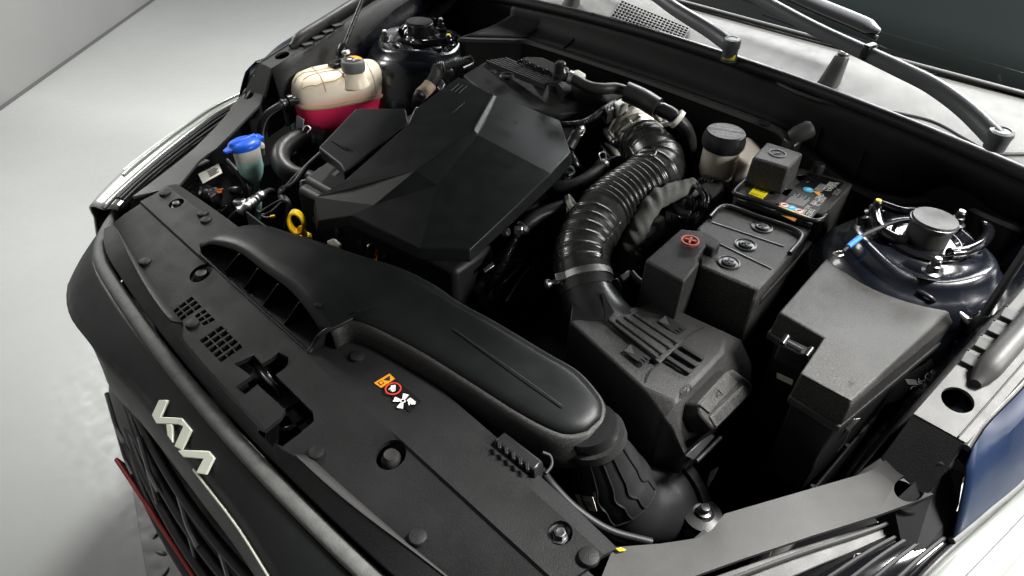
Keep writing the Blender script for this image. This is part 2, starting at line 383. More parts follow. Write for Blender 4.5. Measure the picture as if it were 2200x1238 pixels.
rows = [[lipc(x) + V((0, -.0125 + .023 * (1 - math.cos(math.pi * k / 8)) / 2, .008 * math.sin(math.pi * k / 8) - .005)) for x in xs] for k in range(9)]
vs, fs = grid(rows); mk('rubber_lip', vs, fs, 'lip_rubber', bmp, smooth=60, solid=.003)
# sunken body of the bumper below: grille with bars
rows = []
for (dy, z) in ((.012, .60), (.0, .55), (-.03, .46), (-.035, .36), (.0, .25)):
    rows.append([V((x, dy + (0 if abs(x) < .34 else (abs(x) - .34) ** 2 * 1.9), z)) for x in xs])
vs, fs = grid(rows); mk('grille_back', vs, fs, 'bay_black', bmp, smooth=40, solid=.003)
for k, z in enumerate((.565, .52, .475, .43)):
    pts = [V((x, -.022 - .014 * k + .3 * x * x, z)) for x in (-.36, -.2, 0, .2, .36)]
    tube('grille_bar', pts, .008, 'bay_black', bmp, n=24, seg=8)
for k in range(5):
    x0 = -.33 + k * .13
    z = .545 - .0 * k
    pts = [V((x0, -.022, z + .02)), V((x0 + .03, -.030, z + .006)), V((x0 + .05, -.036, z - .012)), V((x0 + .085, -.040, z - .018))]
    tube('grille_accent', pts, .0035, 'print_grey', bmp, n=14, seg=6)
    pts2 = [p + V((.02, -.012, -.055)) for p in pts]
    tube('grille_accent', pts2, .0025, 'print_grey', bmp, n=14, seg=6)
tube('edge_sheen', [nose(x) + V((0, -.0035, -.006)) for x in xs if .03 < x < .5], .0019, 'satin_emblem', bmp, raw=True, seg=8)  # pale tube stands in for the sheen along this part of the edge
# emblem strokes standing on the panel
ep0 = V((0, -.006, .704)); en = V((0, -.039, .054)).normalized(); ep0 = ep0 + en * .006
def ec(x, y): return qp(200 + x / 2.59, 760 + y / 2.59, ep0, en)
for st in ([(365, 257), (415, 258), (372, 352), (490, 358), (470, 392), (350, 388), (325, 342)], [(490, 358), (545, 425), (490, 535), (450, 515), (500, 405), (470, 392)], [(405, 392), (438, 394), (440, 495), (412, 455)], [(490, 535), (640, 541), (672, 580), (625, 672), (570, 665), (612, 585), (500, 575), (470, 540)]):
    p = [ec(*s) for s in st]
    slab('emblem_stroke', p, 0, 'satin_emblem', bmp, bevel=.0008, bottom=[v - en * .004 for v in p])
# number plate with a red edge
lp = thing('licence_plate', (-.14, -.075, .33), 'thin red edged licence plate jutting out ahead of the grille', 'licence plate')
tl = q(248, 990, .44); tr = V((.20, tl.y - .004, .44)); dn = V((0, .035, -.13))
slab('plate', [tl, tr, tr + dn, tl + dn], 0, 'smooth_black', lp, bevel=.0008, bottom=[v + V((0, .004, 0)) for v in (tl, tr, tr + dn, tl + dn)])
tube('red_edge', [tl + V((0, .002, .002)), tr + V((0, .002, .002))], .0035, 'red_plate', lp, n=4, seg=8)
tube('red_edge', [tl + V((-.002, .002, 0)), tl + dn + V((-.002, .002, 0))], .0035, 'red_plate', lp, n=4, seg=8)
box('plate_bracket', (tl + tr) / 2 + V((0, .03, -.07)), (.30, .05, .09), 'smooth_black', lp, bevel=.004)
# ================================================================== RADIATOR COVER
rc = thing('radiator_cover', (0, .15, .74), 'long black plastic cover over the radiator behind the nose panel', 'cover')
XN = 61; xs2 = [-1 + 2 * i / (XN - 1) for i in range(XN)]
def wedge(x):  # depth of the step next to the lip
    a = abs(x); return .0165 * sstep(.50, .33, a)
def cover_rows():
    R = []
    def row(fn): R.append([fn(u) for u in xs2])
    row(lambda u: V((.512 * u, .262 - .05 * u * u * abs(u) * .3, .787)))
    row(lambda u: V((.508 * u, .238 - .010 * u * u, .793)))
    row(lambda u: V((.504 * u, .205, .788)))
    row(lambda u: V((.497 * u, .1735, .787)))
    row(lambda u: V((.496 * u, .171, .787 - .004 * sstep(.2, .26, abs(.5 * u)))))
    row(lambda u: V((.496 * u, .140, .774)))
    row(lambda u: V((.497 * u, .098 + .10 * u * u * .25 - .010 * (1 - sstep(.14, .165, abs(.497 * u))), .766)))
    row(lambda u: V((.4975 * u, .084 + .14 * u * u * .25 - .012 * (1 - sstep(.14, .165, abs(.4975 * u))), .762)))
    row(lambda u: V((.498 * u, .084 - .014 * sstep(.51, .2, abs(.498 * u)) + .14 * u * u * .25 - .006 * (1 - sstep(.14, .165, abs(.498 * u))), .762 + .8 * wedge(.498 * u))))
    row(lambda u: V((.505 * u, .056 + .12 * (.505 * u) ** 2 + (0 if abs(.505 * u) < .4 else (abs(.505 * u) - .4) ** 2 * 1.6), .756)))
    return R
CR = cover_rows(); n = XN
top = [p for r in CR for p in r]; bot = [p - UP * .007 for p in top]; nt_ = len(top); R_ = len(CR)
fs = []
for i in range(R_ - 1):
    for j in range(n - 1):
        a = i * n + j; fs.append((a, a + 1, a + n + 1, a + n)); fs.append((nt_ + a, nt_ + a + n, nt_ + a + n + 1, nt_ + a + 1))
ring = [j for j in range(n)] + [i * n + n - 1 for i in range(1, R_)] + [(R_ - 1) * n + j for j in range(n - 2, -1, -1)] + [i * n for i in range(R_ - 2, 0, -1)]
for k in range(len(ring)):
    a, b = ring[k], ring[(k + 1) % len(ring)]; fs.append((a, b, nt_ + b, nt_ + a))
panel = mk('panel', top + bot, fs, 'grain_dark', rc, smooth=25)
def czs(x, y):  # height of the cover at plan position
    best = .775
    for i in range(R_ - 1):
        j = min(n - 2, max(0, int((x / .5 + 1) / 2 * (n - 1)))); a = CR[i][j]; b = CR[i + 1][j]
        if b.y <= y <= a.y: t = (a.y - y) / max(1e-6, a.y - b.y); best = a.z + (b.z - a.z) * t
    return best
def onc(px, py, lift=0.0):
    z = .78
    for _ in range(5): p = q(px, py, z); z = czs(p.x, p.y)
    return q(px, py, z) + UP * lift
cutters = []
c5 = lambda x, y: (100 + x / 2.692, 440 + y / 2.692)
def vent(c, nu, nv, gu=.14, gv=.26):
    C = [onc(*c5(*p)) for p in c]
    for i in range(nu):
        for j in range(nv):
            u0, u1 = (i + gu / 2) / nu, (i + 1 - gu / 2) / nu; v0, v1 = (j + gv / 2) / nv, (j + 1 - gv / 2) / nv
            cutters.append(([bil(C, u0, v0), bil(C, u1, v0), bil(C, u1, v1), bil(C, u0, v1)], .02, .03))
vent([(840, 525), (712, 610), (775, 678), (905, 592)], 3, 3)
vent([(912, 600), (850, 640), (910, 705), (982, 668)], 2, 3)
vent([(1010, 693), (878, 783), (1010, 918), (1142, 825)], 3, 5)
latch_px = [(503, 782), (545, 763), (563, 782), (598, 757), (620, 768), (618, 785), (592, 806), (672, 885), (675, 905), (640, 935), (588, 965), (552, 928), (603, 897), (612, 880), (553, 826), (527, 848), (506, 832), (540, 808)]
cutters.append(([onc(*p) for p in latch_px], .02, .03))
for px, py in ((432, 587), (840, 977)): cutters.append((circ(onc(px, py), .0185), .02, .03))
for px, py in ((379, 437), (1203, 1145)): cutters.append((circ(onc(px, py), .0135), .02, .03))
cut(panel, cutters)
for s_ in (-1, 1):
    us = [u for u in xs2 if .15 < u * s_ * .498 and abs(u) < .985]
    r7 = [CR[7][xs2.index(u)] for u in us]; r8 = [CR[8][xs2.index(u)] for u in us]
    vs, fs = grid([[a + V((0, .001, .0012)) for a in r7], [b + V((0, .0002, .0014)) for b in r8]]); mk('step_highlight', vs, fs, 'grey_plastic', rc, smooth=40, solid=.001)  # paler grey laid over the step face, its lit look put into colour
# vent well, clips, stops and bolts
well = thing('radiator_support', (0, .16, .5), 'dark radiator support seen through the slots of the black cover', 'support')
box('cross_beam', (0, .19, .685), (1.06, .11, .05), 'bay_black', well, bevel=.004)
box('radiator_core', (0, .26, .52), (.86, .05, .42), 'bay_black', well, bevel=.004)
box('vent_duct', (-.25, .115, .728), (.34, .06, .008), 'bay_black', well, bevel=.001)
clip0 = None
for px, py, r in ((313, 563, .010), (414, 697, .010), (355, 416, .010), (436, 460, .0095), (443, 474, .0095), (768, 767, .010), (898, 1155, .0105), (1265, 1197, .0115), (680, 974, .010)):
    p = onc(px, py)
    if clip0 is None:
        clip0 = lathe('push_clip', (0, 0, 0), UP, [(.010, -.002), (.010, .0016), (.0092, .0032), (.0060, .0044), (0, .0046)], 'grain_dark', None, n=24); clm = clip0.data; bpy.data.objects.remove(clip0)
    share('push_clip', clm, p, rc, scale=(r / .01, r / .01, 1))
for px, py in ((432, 587), (840, 977)):
    p = onc(px, py); lathe('rubber_stop', p - UP * .03, UP, [(.0125, 0), (.0125, .022), (.0105, .027), (.0085, .031), (.004, .030), (0, .030)], 'rubber', rc, n=24)
for px, py in ((379, 437), (1203, 1145)):
    p = onc(px, py); b = lathe('bolt', p - UP * .008, UP, [(.0115, 0), (.0115, .003), (.0075, .0032), (.0070, .010), (.005, .0105), (0, .0095)], 'dark_steel', rc, n=6, smooth=20, bevel=.0006)
# caution sticker
def stq(l): return [onc(*p, .0004) for p in l]
stk = decal('caution_sticker', stq([(819, 835), (849, 815), (905, 862), (880, 887)]), 'label_black', rc)
decal('orange_panel', stq([(804, 824), (837, 804), (849, 815), (819, 835)]), 'label_orange', stk, .0009)
decal('warning_triangle', [p + UP * .0008 for p in stq([(824, 818), (838, 809), (838, 820)])], 'print_black', stk)
decal('book_symbol', [p + UP * .0008 for p in stq([(812, 824), (820, 819), (826, 825), (818, 830)])], 'print_black', stk)
decal('book_page', [p + UP * .0014 for p in stq([(814.5, 824.3), (819.5, 821), (823.5, 825), (818.5, 828)])], 'label_orange', stk)
C0 = onc(845, 838, .0028)
lathe('red_ring', C0 - UP * .0006, UP, [(.0088, 0), (.0108, 0), (.0108, .0006), (.0088, .0006), (.0088, 0)], 'label_red', stk, n=32)
def hand(c, s, rot, par):
    vs = []; fs = []
    def add(pts):
        b = len(vs); vs.extend(pts); fs.append(tuple(range(b, b + len(pts))))
    def L(x, y): return V(c) + V((math.cos(rot) * x - math.sin(rot) * y, math.sin(rot) * x + math.cos(rot) * y, 0)) * s
    add([L(-.4, -.7), L(.3, -.7), L(.45, -.2), L(.4, .15), L(-.4, .15), L(-.45, -.3)])
    for k, (x, h) in enumerate(((-.32, .65), (-.1, .85), (.12, .85), (.33, .65))): add([L(x - .08, .17), L(x + .08, .17), L(x + .07, h), L(x - .07, h)])
    add([L(.48, -.2), L(.62, -.1), L(.80, .35), L(.66, .38), L(.44, .02)])
    return mk('hand_symbol', vs, fs, 'print_white', par)
hand(C0 + UP * .0006, .0075, -2.2, stk)
FC = onc(866, 865, .0030)
for k in range(3):
    a = 0.55 + k * math.pi / 2 + math.pi * .5; d = V((math.cos(a), math.sin(a), 0)); e = V((-d.y, d.x, 0))
    mk('fan_blade', [FC + d * .004 - e * .0022, FC + d * .012 - e * .0042, FC + d * .012 + e * .0042, FC + d * .004 + e * .0022], [(0, 1, 2, 3)], 'print_white', stk)
lathe('fan_hub', FC, UP, [(.0022, 0), (.0036, 0), (.0036, .0004), (.0022, .0004), (.0022, 0)], 'print_white', stk, n=16)
hand(onc(884, 866, .0032), .0080, -1.5, stk)
# moulded ribs and the shallow bracket under the scoop mouth
# hood latch down in the opening
hl = thing('hood_latch', q(600, 850, .70), 'dark steel hood latch down in the T shaped opening of the radiator cover', 'latch')
lc = q(600, 840, .735)
box('latch_plate', q(595, 845, .725), (.075, .085, .006), 'dark_steel', hl, rot=.05, bevel=.001)
box('latch_tower', q(565, 800, .74), (.022, .05, .028), 'smooth_black', hl, rot=.8, bevel=.002)
tube('striker_hook', [q(553, 790, .752), q(573, 815, .758), q(592, 833, .755), q(600, 850, .74)], .0035, 'dark_steel', hl, n=16, seg=8)
tube('return_spring', [q(568, 793, .748), q(580, 812, .750), q(598, 830, .748)], 0, 'steel', hl, n=70, seg=6, rf=lambda t: .0025 + .0012 * math.sin(t * 75))
tube('release_cable', [q(600, 925, .735), q(625, 918, .74), q(650, 905, .735), q(668, 890, .72)], .003, 'gloss_black', hl, n=16, seg=8)
box('latch_pawl', q(585, 945, .735), (.05, .016, .012), 'gloss_black', hl, rot=-.6, bevel=.002)
# ================================================================== INTAKE SCOOP AND DUCT
sn = thing('intake_duct', (.1, .3, .75), 'matte black intake scoop with long duct lying across the radiator cover', 'air duct')
ST = [((430, 532, .803), (428, 524, .803)), ((456, 524, .826), (543, 483, .822)), ((511, 540, .835), (620, 500, .834)), ((565, 580, .838), (690, 522, .835)), ((620, 620, .838), (760, 545, .836)), ((658, 664, .833), (860, 577, .835)), ((692, 716, .818), (930, 612, .834)), ((757, 688, .822), (985, 650, .832)), ((880, 742, .820), (1062, 692, .829)), ((1000, 815, .815), (1170, 757, .824)), ((1110, 885, .810), (1238, 797, .819)), ((1188, 926, .806), (1282, 846, .814)), ((1228, 934, .804), (1294, 872, .810)), ((1262, 926, .804), (1290, 900, .806))]
front = [q(*a) for a, b in ST]; rear = [q(*b) for a, b in ST]
F2 = spline(front[:7], 25) + spline(front[6:], 40)[1:]; R2 = spline(rear[:7], 25) + spline(rear[6:], 40)[1:]
rows = []
for i in range(len(F2)):
    r = []
    for k in range(9):
        t = k / 8; p = F2[i].lerp(R2[i], t); p.z += .007 * (1 - (2 * t - 1) ** 4) * min(1, (F2[i] - R2[i]).length / .05) - (.004 if i > 24 and 0.42 < t < 0.44 else 0); r.append(p)
    rows.append(r)
vs, fs = grid(rows); mk('top_shell', vs, fs, 'cover_dark', sn, smooth=50, solid=.004)
# rear wall of the duct, leaning outwards
def wall(name, edge, out, dz, m, parent, lean=.012, steps=4):
    rows = []
    for k in range(steps + 1):
        t = k / steps
        rows.append([p + out(i) * (lean * math.sin(t * math.pi / 2)) - UP * (dz * (1 - math.cos(t * math.pi / 2)) if k < steps else dz) for i, p in enumerate(edge)])
    vs, fs = grid(rows); return mk(name, vs, fs, m, parent, smooth=50, solid=.003)
def outn(edge, sgn):
    def f(i):
        a = edge[max(0, i - 1)]; b = edge[min(len(edge) - 1, i + 1)]; d = b - a; nn = V((-d.y, d.x, 0)) * sgn
        return nn.normalized() if nn.length > 1e-9 else V((0, 0, 0))
    return f
loop = R2 + F2[:23:-1]
w_ = wall('side_wall', R2 + F2[:24:-1], outn(R2 + F2[:24:-1], 1), .05, 'grain', sn)
# mouth: floor, back wall and dividing vanes
mb = [q(432, 548, .786), q(664, 757, .786)]
mt_ = [F2[i] for i in range(1, 25)]
bk = [p + V((0.01, .085, -.02)) for p in mt_]
bot_ = [mb[0].lerp(mb[1], i / (len(mt_) - 1)) for i in range(len(mt_))]
vs, fs = grid([bot_, [p + V((0, .09, -.006)) for p in bot_]]); mk('mouth_floor', vs, fs, 'smooth_black', sn, solid=.003)
vs, fs = grid([[p + V((0, .088, -.008)) for p in bot_], [p + V((0, .088, .044)) for p in bot_]]); mk('mouth_back', vs, fs, 'bay_black', sn, solid=.003)
for (bx, by), (tx, ty) in (((480, 585), (511, 546)), ((523, 620), (552, 577)), ((563, 657), (593, 612)), ((608, 698), (640, 650))):
    b = q(bx, by, .787); t = q(tx, ty, .834); e = V((0, .085, 0)); slab('vane', [b, t, t + e, b + e], 0, 'smooth_black', sn, bevel=.0006, bottom=[p + V((.0022, 0, 0)) for p in (b, t, t + e, b + e)])
for (x, y) in ((492, 590), (535, 625), (576, 660), (622, 697)):
    a = q(x - 8, y - 2, .789); b = q(x + 16, y - 16, .789); tube('floor_rib', [a, b], .0012, 'smooth_black', sn, n=3, seg=6); tube('floor_rib', [a + V((.006, -.001, 0)), b + V((.006, -.001, 0))], .0012, 'smooth_black', sn, n=3, seg=6)
tube('mouth_rim', [q(664, 757, .787), q(676, 738, .795), q(692, 716, .816), q(725, 700, .82), q(757, 684, .822)], .0035, 'smooth_black', sn, n=20, seg=8)
tube('mouth_rim', [q(432, 548, .787), q(664, 757, .787)], .0025, 'smooth_black', sn, n=8, seg=8)
slab('mouth_side', Q([(664, 757, .786), (692, 716, .815), (757, 686, .821), (760, 720, .786)]), 0, 'smooth_black', sn, bevel=.001, bottom=[p + V((-.003, .003, 0)) for p in Q([(664, 757, .786), (692, 716, .815), (757, 686, .821), (760, 720, .786)])])
slab('mouth_side', Q([(432, 548, .786), (428, 527, .803), (543, 484, .822), (500, 505, .786)]), 0, 'cover_dark', sn, bevel=.001, bottom=[p + V((.003, .003, 0)) for p in Q([(432, 548, .786), (428, 527, .803), (543, 484, .822), (500, 505, .786)])])
tube('moulded_crease', [q(975, 708, .8335), q(1100, 795, .828), q(1210, 874, .820)], .0010, 'grain', sn, n=20, seg=6)
box('square_mark', q(683, 655, .8365), (.010, .007, .0012), 'smooth_black', sn, rot=.5, bevel=.0004)
# ================================================================== INTAKE ELBOW
el = thing('intake_elbow', q(1350, 1060, .5), 'smooth black intake elbow with ribs below the round end of the duct', 'air duct')
_a, _b = q(1265, 912, .797), q(1312, 1030, .695)
EP = [_a, _a.lerp(_b, .35), _a.lerp(_b, .7), _b] + Q([(1345, 1076, .655), (1400, 1085, .635), (1465, 1055, .625)])
tube('pipe', EP, 0, 'smooth_black', el, n=60, seg=32, rf=lambda t: .035 + .019 * sstep(.08, .5, t) - .003 * sstep(.8, 1, t))
band('collar', EP, .10, .036, .014, 'rubber', el, lip=.005)
band('end_flange', EP, .95, .052, .016, 'smooth_black', el, lip=.007)
path = spline(EP, 60); T_, F_ = frames(path)
for a in (-.9, -.35, .05, .5, 1.0):
    pts = []
    for i in range(5, 31):
        c = path[i]; toc = (CAM_C - c); toc = (toc - T_[i] * toc.dot(T_[i])).normalized(); sd = T_[i].cross(toc)
        t = i / 59; rr = .035 + .019 * sstep(.08, .5, t); pts.append(c + (toc * math.cos(a) + sd * math.sin(a)) * (rr + .0008))
    tube('pipe_rib', pts, .0016, 'smooth_black', el, raw=True, seg=6)
pts = [];
i = 30; c = path[i]; toc = (CAM_C - c); toc = (toc - T_[i] * toc.dot(T_[i])).normalized(); sd = T_[i].cross(toc)
for k in range(24):
    a = -.9 + 1.9 * k / 23; pts.append(c + (toc * math.cos(a) + sd * math.sin(a)) * (.035 + .019 * sstep(.08, .5, 30 / 59) + .0008))
tube('pipe_rib', pts, .0016, 'smooth_black', el, raw=True, seg=6)
def on_elbow(px, py):  # nearest hit of the photo ray with the pipe
    d = ray(px, py).normalized(); best = None
    for s in range(300):
        p = CAM_C + d * (.5 + s * .004)
        for i in range(0, 60):
            t = i / 59; rr = .035 + .019 * sstep(.08, .5, t)
            if (p - path[i]).length < rr + .001: return p
    return q(px, py, .6)
lb = [on_elbow(1236, 1062), on_elbow(1274, 1068), on_elbow(1283, 1098), on_elbow(1250, 1095)]
dl = decal('barcode_label', [p - ray(1258, 1080).normalized() * .003 for p in lb], 'label_white', el, .0008)
ce = [p - ray(1258, 1080).normalized() * .0045 for p in lb]
for k in range(9): decal('bar', [bil(ce, .22 + k * .06, .35), bil(ce, .22 + k * .06 + (.02 if k % 2 else .035), .35), bil(ce, .22 + k * .06 + (.02 if k % 2 else .035), .78), bil(ce, .22 + k * .06, .78)], 'print_black', dl, .0003)
text('lettering', 'J35', bil(ce, .3, .28), ce[1] - ce[0], ce[0] - ce[3], .007, 'print_black', dl)
# ================================================================== AIRBOX
ab = thing('air_filter_box', q(1450, 840, .5), 'black grained air filter box with ribbed lid and pull-out filter drawer', 'filter box')
c4 = lambda x, y, z: q(1180 + x / 2.0635, 560 + y / 2.0635, z)
ZT = .80
T = {'a': c4(85, 265, ZT - .004), 'b': c4(490, 180, ZT), 'c': c4(690, 290, ZT), 'd': c4(780, 312, ZT), 'e': c4(770, 402, ZT), 'f': c4(560, 625, ZT - .002), 'g': c4(500, 690, ZT - .018), 'h': c4(415, 570, ZT - .008), 'i': c4(455, 490, ZT)}
Lw = {'d': c4(850, 345, ZT - .022), 'd2': c4(900, 455, ZT - .040), 'e': c4(897, 545, ZT - .048), 'f': c4(545, 742, ZT - .035), 'f2': c4(600, 865, ZT - .078), 'g': c4(500, 690, ZT - .02)}
topv = [T['a'], T['b'], T['c'], T['d'], T['e'], T['f'], T['h'], T['i']]
# lid: flat top, chamfer towards the drawer, walls
vs = [T['a'], T['b'], T['d'], T['e'], T['f'], T['h'], Lw['d'], Lw['d2'], Lw['e'], Lw['f2'], Lw['f'], T['g']]
base_z = .64
def dnz(p, z=base_z, off=V((0, 0, 0))): return V((p.x, p.y, z)) + off
ringi = [0, 1, 2, 6, 7, 8, 9, 10, 11, 5]
bs = [dnz(vs[i], .66) for i in ringi]
allv = vs + bs; nb = len(vs)
fs = [(0, 1, 2, 3, 4, 5), (2, 6, 7, 3), (3, 7, 8), (3, 8, 9, 4), (4, 9, 10), (4, 10, 11), (4, 11, 5)]
for k in range(len(ringi)):
    a, b = ringi[k], ringi[(k + 1) % len(ringi)]; fs.append((a, b, nb + (k + 1) % len(ringi), nb + k))
fs.append(tuple(nb + k for k in range(len(ringi))))
mk('lid', allv, fs, 'grain', ab, bevel=.004, seg=3, smooth=30)
# lower tub
tub = [dnz(v, .655) for v in bs]; cc = sum(tub, V((0, 0, 0))) / len(tub)
tub = [cc + (p - cc) * .95 for p in tub]
slab('tub', tub, .24, 'grain_dark', ab, bevel=.006, flare=-.02)
# raised plateau with ribs
plate_c = [c4(310, 235, ZT), c4(500, 235, ZT), c4(605, 345, ZT), c4(490, 455, ZT)]
slab('rib_plateau', [c4(262, 250, ZT + .003), c4(372, 232, ZT + .003), c4(604, 345, ZT + .003), c4(490, 455, ZT + .003)], .004, 'grain', ab, bevel=.0012)
for a, b in (((300, 262), (500, 412)), ((335, 250), (535, 388)), ((375, 238), (565, 365)), ((265, 262), (478, 430))):
    tube('rib', [c4(*a, ZT + .004), c4(*b, ZT + .004)], .0026, 'grain', ab, n=4, seg=8)
    lathe('rib_end', c4(*b, ZT + .0065), UP, [(.002, 0), (.0018, .001), (0, .0012)], 'smooth_black', ab, n=10)
for a, b in (((520, 432), (625, 500)), ((550, 405), (652, 470)), ((585, 380), (682, 440))):
    pA, pB = c4(*a, ZT + .001), c4(*b, ZT + .001); d = (pB - pA).normalized(); e = V((-d.y, d.x, 0)) * .0035
    slab('rib', [pA - e + UP * .003, pB - e + UP * .003, pB + e + UP * .003, pA + e + UP * .003], .005, 'grain_dark', ab, bevel=.0012)
# two clip windows: slanted tongue over a dark slot
for (x, y) in ((390, 420), (545, 290)):
    o_ = c4(x, y, ZT + .001)
    decal('clip_slot', [c4(x - 62, y - 20, ZT + .0005), c4(x - 28, y - 50, ZT + .0005), c4(x + 62, y + 15, ZT + .0005), c4(x + 25, y + 45, ZT + .0005)], 'bay_black', ab, .0008)
    slab('clip_tongue', [c4(x - 62, y - 20, ZT + .002), c4(x - 28, y - 50, ZT + .006), c4(x - 15, y - 5, ZT + .002)], .003, 'grey_plastic', ab, bevel=.0006)
    for k in range(3): tube('clip_spring', [c4(x + 8 + 13 * k, y + 22 - 8 * k, ZT + .003), c4(x + 24 + 13 * k, y + 34 - 8 * k, ZT + .003)], .0012, 'dark_steel', ab, n=3, seg=6)
tube('lid_seam', [c4(690, 292, ZT + .001), c4(640, 318, ZT + .001), c4(600, 350, ZT + .003)], .0008, 'bay_black', ab, n=12, seg=6)
tube('lid_seam', [c4(490, 455, ZT + .002), c4(452, 488, ZT + .001), c4(425, 540, ZT - .006), c4(415, 572, ZT - .012)], .0009, 'bay_black', ab, n=12, seg=6)
# pull-out drawer on the chamfer: plane through the chamfer
P0 = T['e']; Pn = (Lw['e'] - T['e']).cross(T['f'] - T['e']).normalized()
if Pn.z < 0: Pn = -Pn
def c4p(x, y, lift): return qp(1180 + x / 2.0635, 560 + y / 2.0635, P0 + Pn * lift, Pn)
dr = [c4p(*p, .016) for p in ((660, 632), (790, 492), (820, 482), (903, 548), (903, 588), (738, 752), (715, 738), (672, 690))]
drw = slab('filter_drawer', dr, 0, 'grain', ab, bevel=.003, bottom=[p - Pn * .03 - (sum(dr, V((0, 0, 0))) / 8 - p) * .08 for p in dr])
slab('drawer_plate', [c4p(*p, .0185) for p in ((665, 640), (793, 500), (838, 540), (712, 678))], 0, 'battery_top', drw, bevel=.001, bottom=[c4p(*p, .014) for p in ((665, 640), (793, 500), (838, 540), (712, 678))])
tp = [c4p(*p, .0185) for p in ((712, 692), (862, 552), (898, 580), (742, 742))]
slab('drawer_plate', tp, 0, 'battery_top', drw, bevel=.0015, bottom=[p - Pn * .006 for p in tp])
o1 = c4p(750, 720, .0192); xd = c4p(880, 596, .0192) - o1; yd = c4p(735, 690, .0192) - o1
text('lettering', 'PULL OUT TO OPEN', o1, xd, yd, .0105, 'print_black', drw, width=xd.length * .96)
tri = [c4p(*p, .0192) for p in ((742, 600), (768, 594), (748, 572))]
tube('arrow_symbol', tri + [tri[0]], .0006, 'print_black', drw, raw=True, seg=5)
# warm-air symbol
o2 = c4(600, 585, ZT - .0195)
for dx in (-9, 0, 9):
    tube('heat_symbol', [c4p(598 + dx, 600 - dx * .9, .001), c4p(603 + dx, 592 - dx * .9, .001), c4p(599 + dx, 584 - dx * .9, .001), c4p(604 + dx, 575 - dx * .9, .001)], .0008, 'print_black', ab, n=10, seg=5)
tube('heat_symbol', [c4p(582, 610, .001), c4p(600, 558, .001), c4p(622, 550, .001), c4p(634, 575, .001)], .0008, 'print_black', ab, n=16, seg=5)
# drawer rails and tag below
slab('rail', [c4p(*p, .004) for p in ((600, 865), (672, 800), (720, 770), (735, 780), (640, 885))], 0, 'smooth_black', ab, bevel=.001, bottom=[c4p(*p, -.01) for p in ((600, 865), (672, 800), (720, 770), (735, 780), (640, 885))])
tube('rail', [c4p(652, 890, -.002), c4p(760, 785, -.002)], .003, 'smooth_black', ab, n=6, seg=8)
slab('paper_tag', [c4(755, 910, .66), c4(735, 955, .655), c4(705, 1005, .65), c4(698, 985, .655), c4(715, 935, .66)], .0006, 'label_white', ab, bevel=0)
# outlet neck
NK = Q([(1259, 622, .787), (1268, 648, .779), (1288, 685, .768), (1320, 722, .752)])
tube('outlet_neck', NK, [.043, .05], 'smooth_black', ab, n=16, seg=28)
slab('neck_gusset', [q(1296, 625, .825), q(1325, 678, .803), q(1300, 682, .803), q(1283, 640, .805)], .02, 'smooth_black', ab, bevel=.001)
slab('neck_gusset', [q(1230, 640, .80), q(1295, 640, .815), q(1330, 690, .80), q(1225, 690, .795)], .02, 'smooth_black', ab, bevel=.002)
# grommet mount
gm = thing('rubber_mount', q(1510, 1105, .62), 'round black rubber mount with bolt beside the elbow flange', 'mount')
gp = q(1510, 1105, .66)
lathe('grommet', gp - UP * .03, UP, [(.03, 0), (.03, .012), (.022, .016), (.022, .026), (.026, .03), (.014, .034), (.012, .033), (0, .033)], 'rubber', gm, n=28)
lathe('bolt', gp + UP * .003, UP, [(.010, 0), (.010, .004), (.006, .005), (.006, .014), (0, .015)], 'dark_steel', gm, n=12)
slab('bracket', [gp + V((-.02, -.02, -.012)), gp + V((-.06, .03, -.012)), gp + V((-.04, .06, -.012)), gp + V((.02, .015, -.012))], .006, 'smooth_black', gm)
# ================================================================== INTAKE HOSE
ih = thing('intake_hose', q(1320, 480, .7), 'black corrugated rubber intake hose curving from throttle to filter box', 'hose')
HP = Q([(1376, 300, .865), (1401, 332, .868), (1413, 362, .860), (1383, 392, .852), (1328, 430, .842), (1290, 466, .832), (1264, 508, .822), (1251, 548, .812), (1252, 590, .799), (1262, 630, .784)])
def hose_r(t):
    r = .0415 + .004 * sstep(.0, .15, t) + .003 * math.sin(min(1, max(0, (t - .1) / .25)) * math.pi)
    if .34 < t < .61: r += .0045 * (0.5 - 0.5 * math.cos((t - .34) / .27 * 2 * math.pi * 10)) - .001
    for c in (.04, .085, .155, .20, .24, .28, .32, .68, .725, .77, .815, .86, .90): r += .0022 * math.exp(-((t - c) / .0045) ** 2)
    return r
tube('hose', HP, 0, 'hose_rubber', ih, n=360, seg=48, rf=hose_r)
hp = spline(HP, 120); HT, HF = frames(hp)
def hose_line(ts, ang, r, m='hose_rubber'):
    pts = []
    for t in ts:
        i = min(119, int(t * 119)); c = hp[i]; toc = (CAM_C - c); toc = (toc - HT[i] * toc.dot(HT[i])).normalized(); sd = HT[i].cross(toc)
        pts.append(c + (toc * math.cos(ang) + sd * math.sin(ang)) * (hose_r(t) + .0006))
    tube('moulding_line', pts, r, m, ih, raw=True, seg=6)
hose_line([.08 + .006 * k for k in range(46)], .55, .0018)
hose_line([.68 + .006 * k for k in range(40)], -.75, .0018)
band('clamp', HP, .955, .0455, .012, 'steel', ih, lip=.0014)
band('clamp', HP, .035, .0445, .010, 'alu', ih, lip=.0016)
cp, ct = curve_pt(HP, .955); toc = (CAM_C - cp); toc = (toc - ct * toc.dot(ct)).normalized(); sd = ct.cross(toc)
s_ = -1 if (q(1185, 605, .79) - cp).dot(sd) < 0 else 1
sp = cp + sd * s_ * .044 + toc * .020
lathe('clamp_screw', sp - V((0, 0, 0)), (sd * s_ * .8 + V((0, -.5, 0.2))), [(.0045, -.01), (.0045, .008), (.0075, .009), (.0075, .014), (.0055, .016), (0, .016)], 'steel', ih, n=12)
bp_ = cp + sd * s_ * .030 + toc * .036
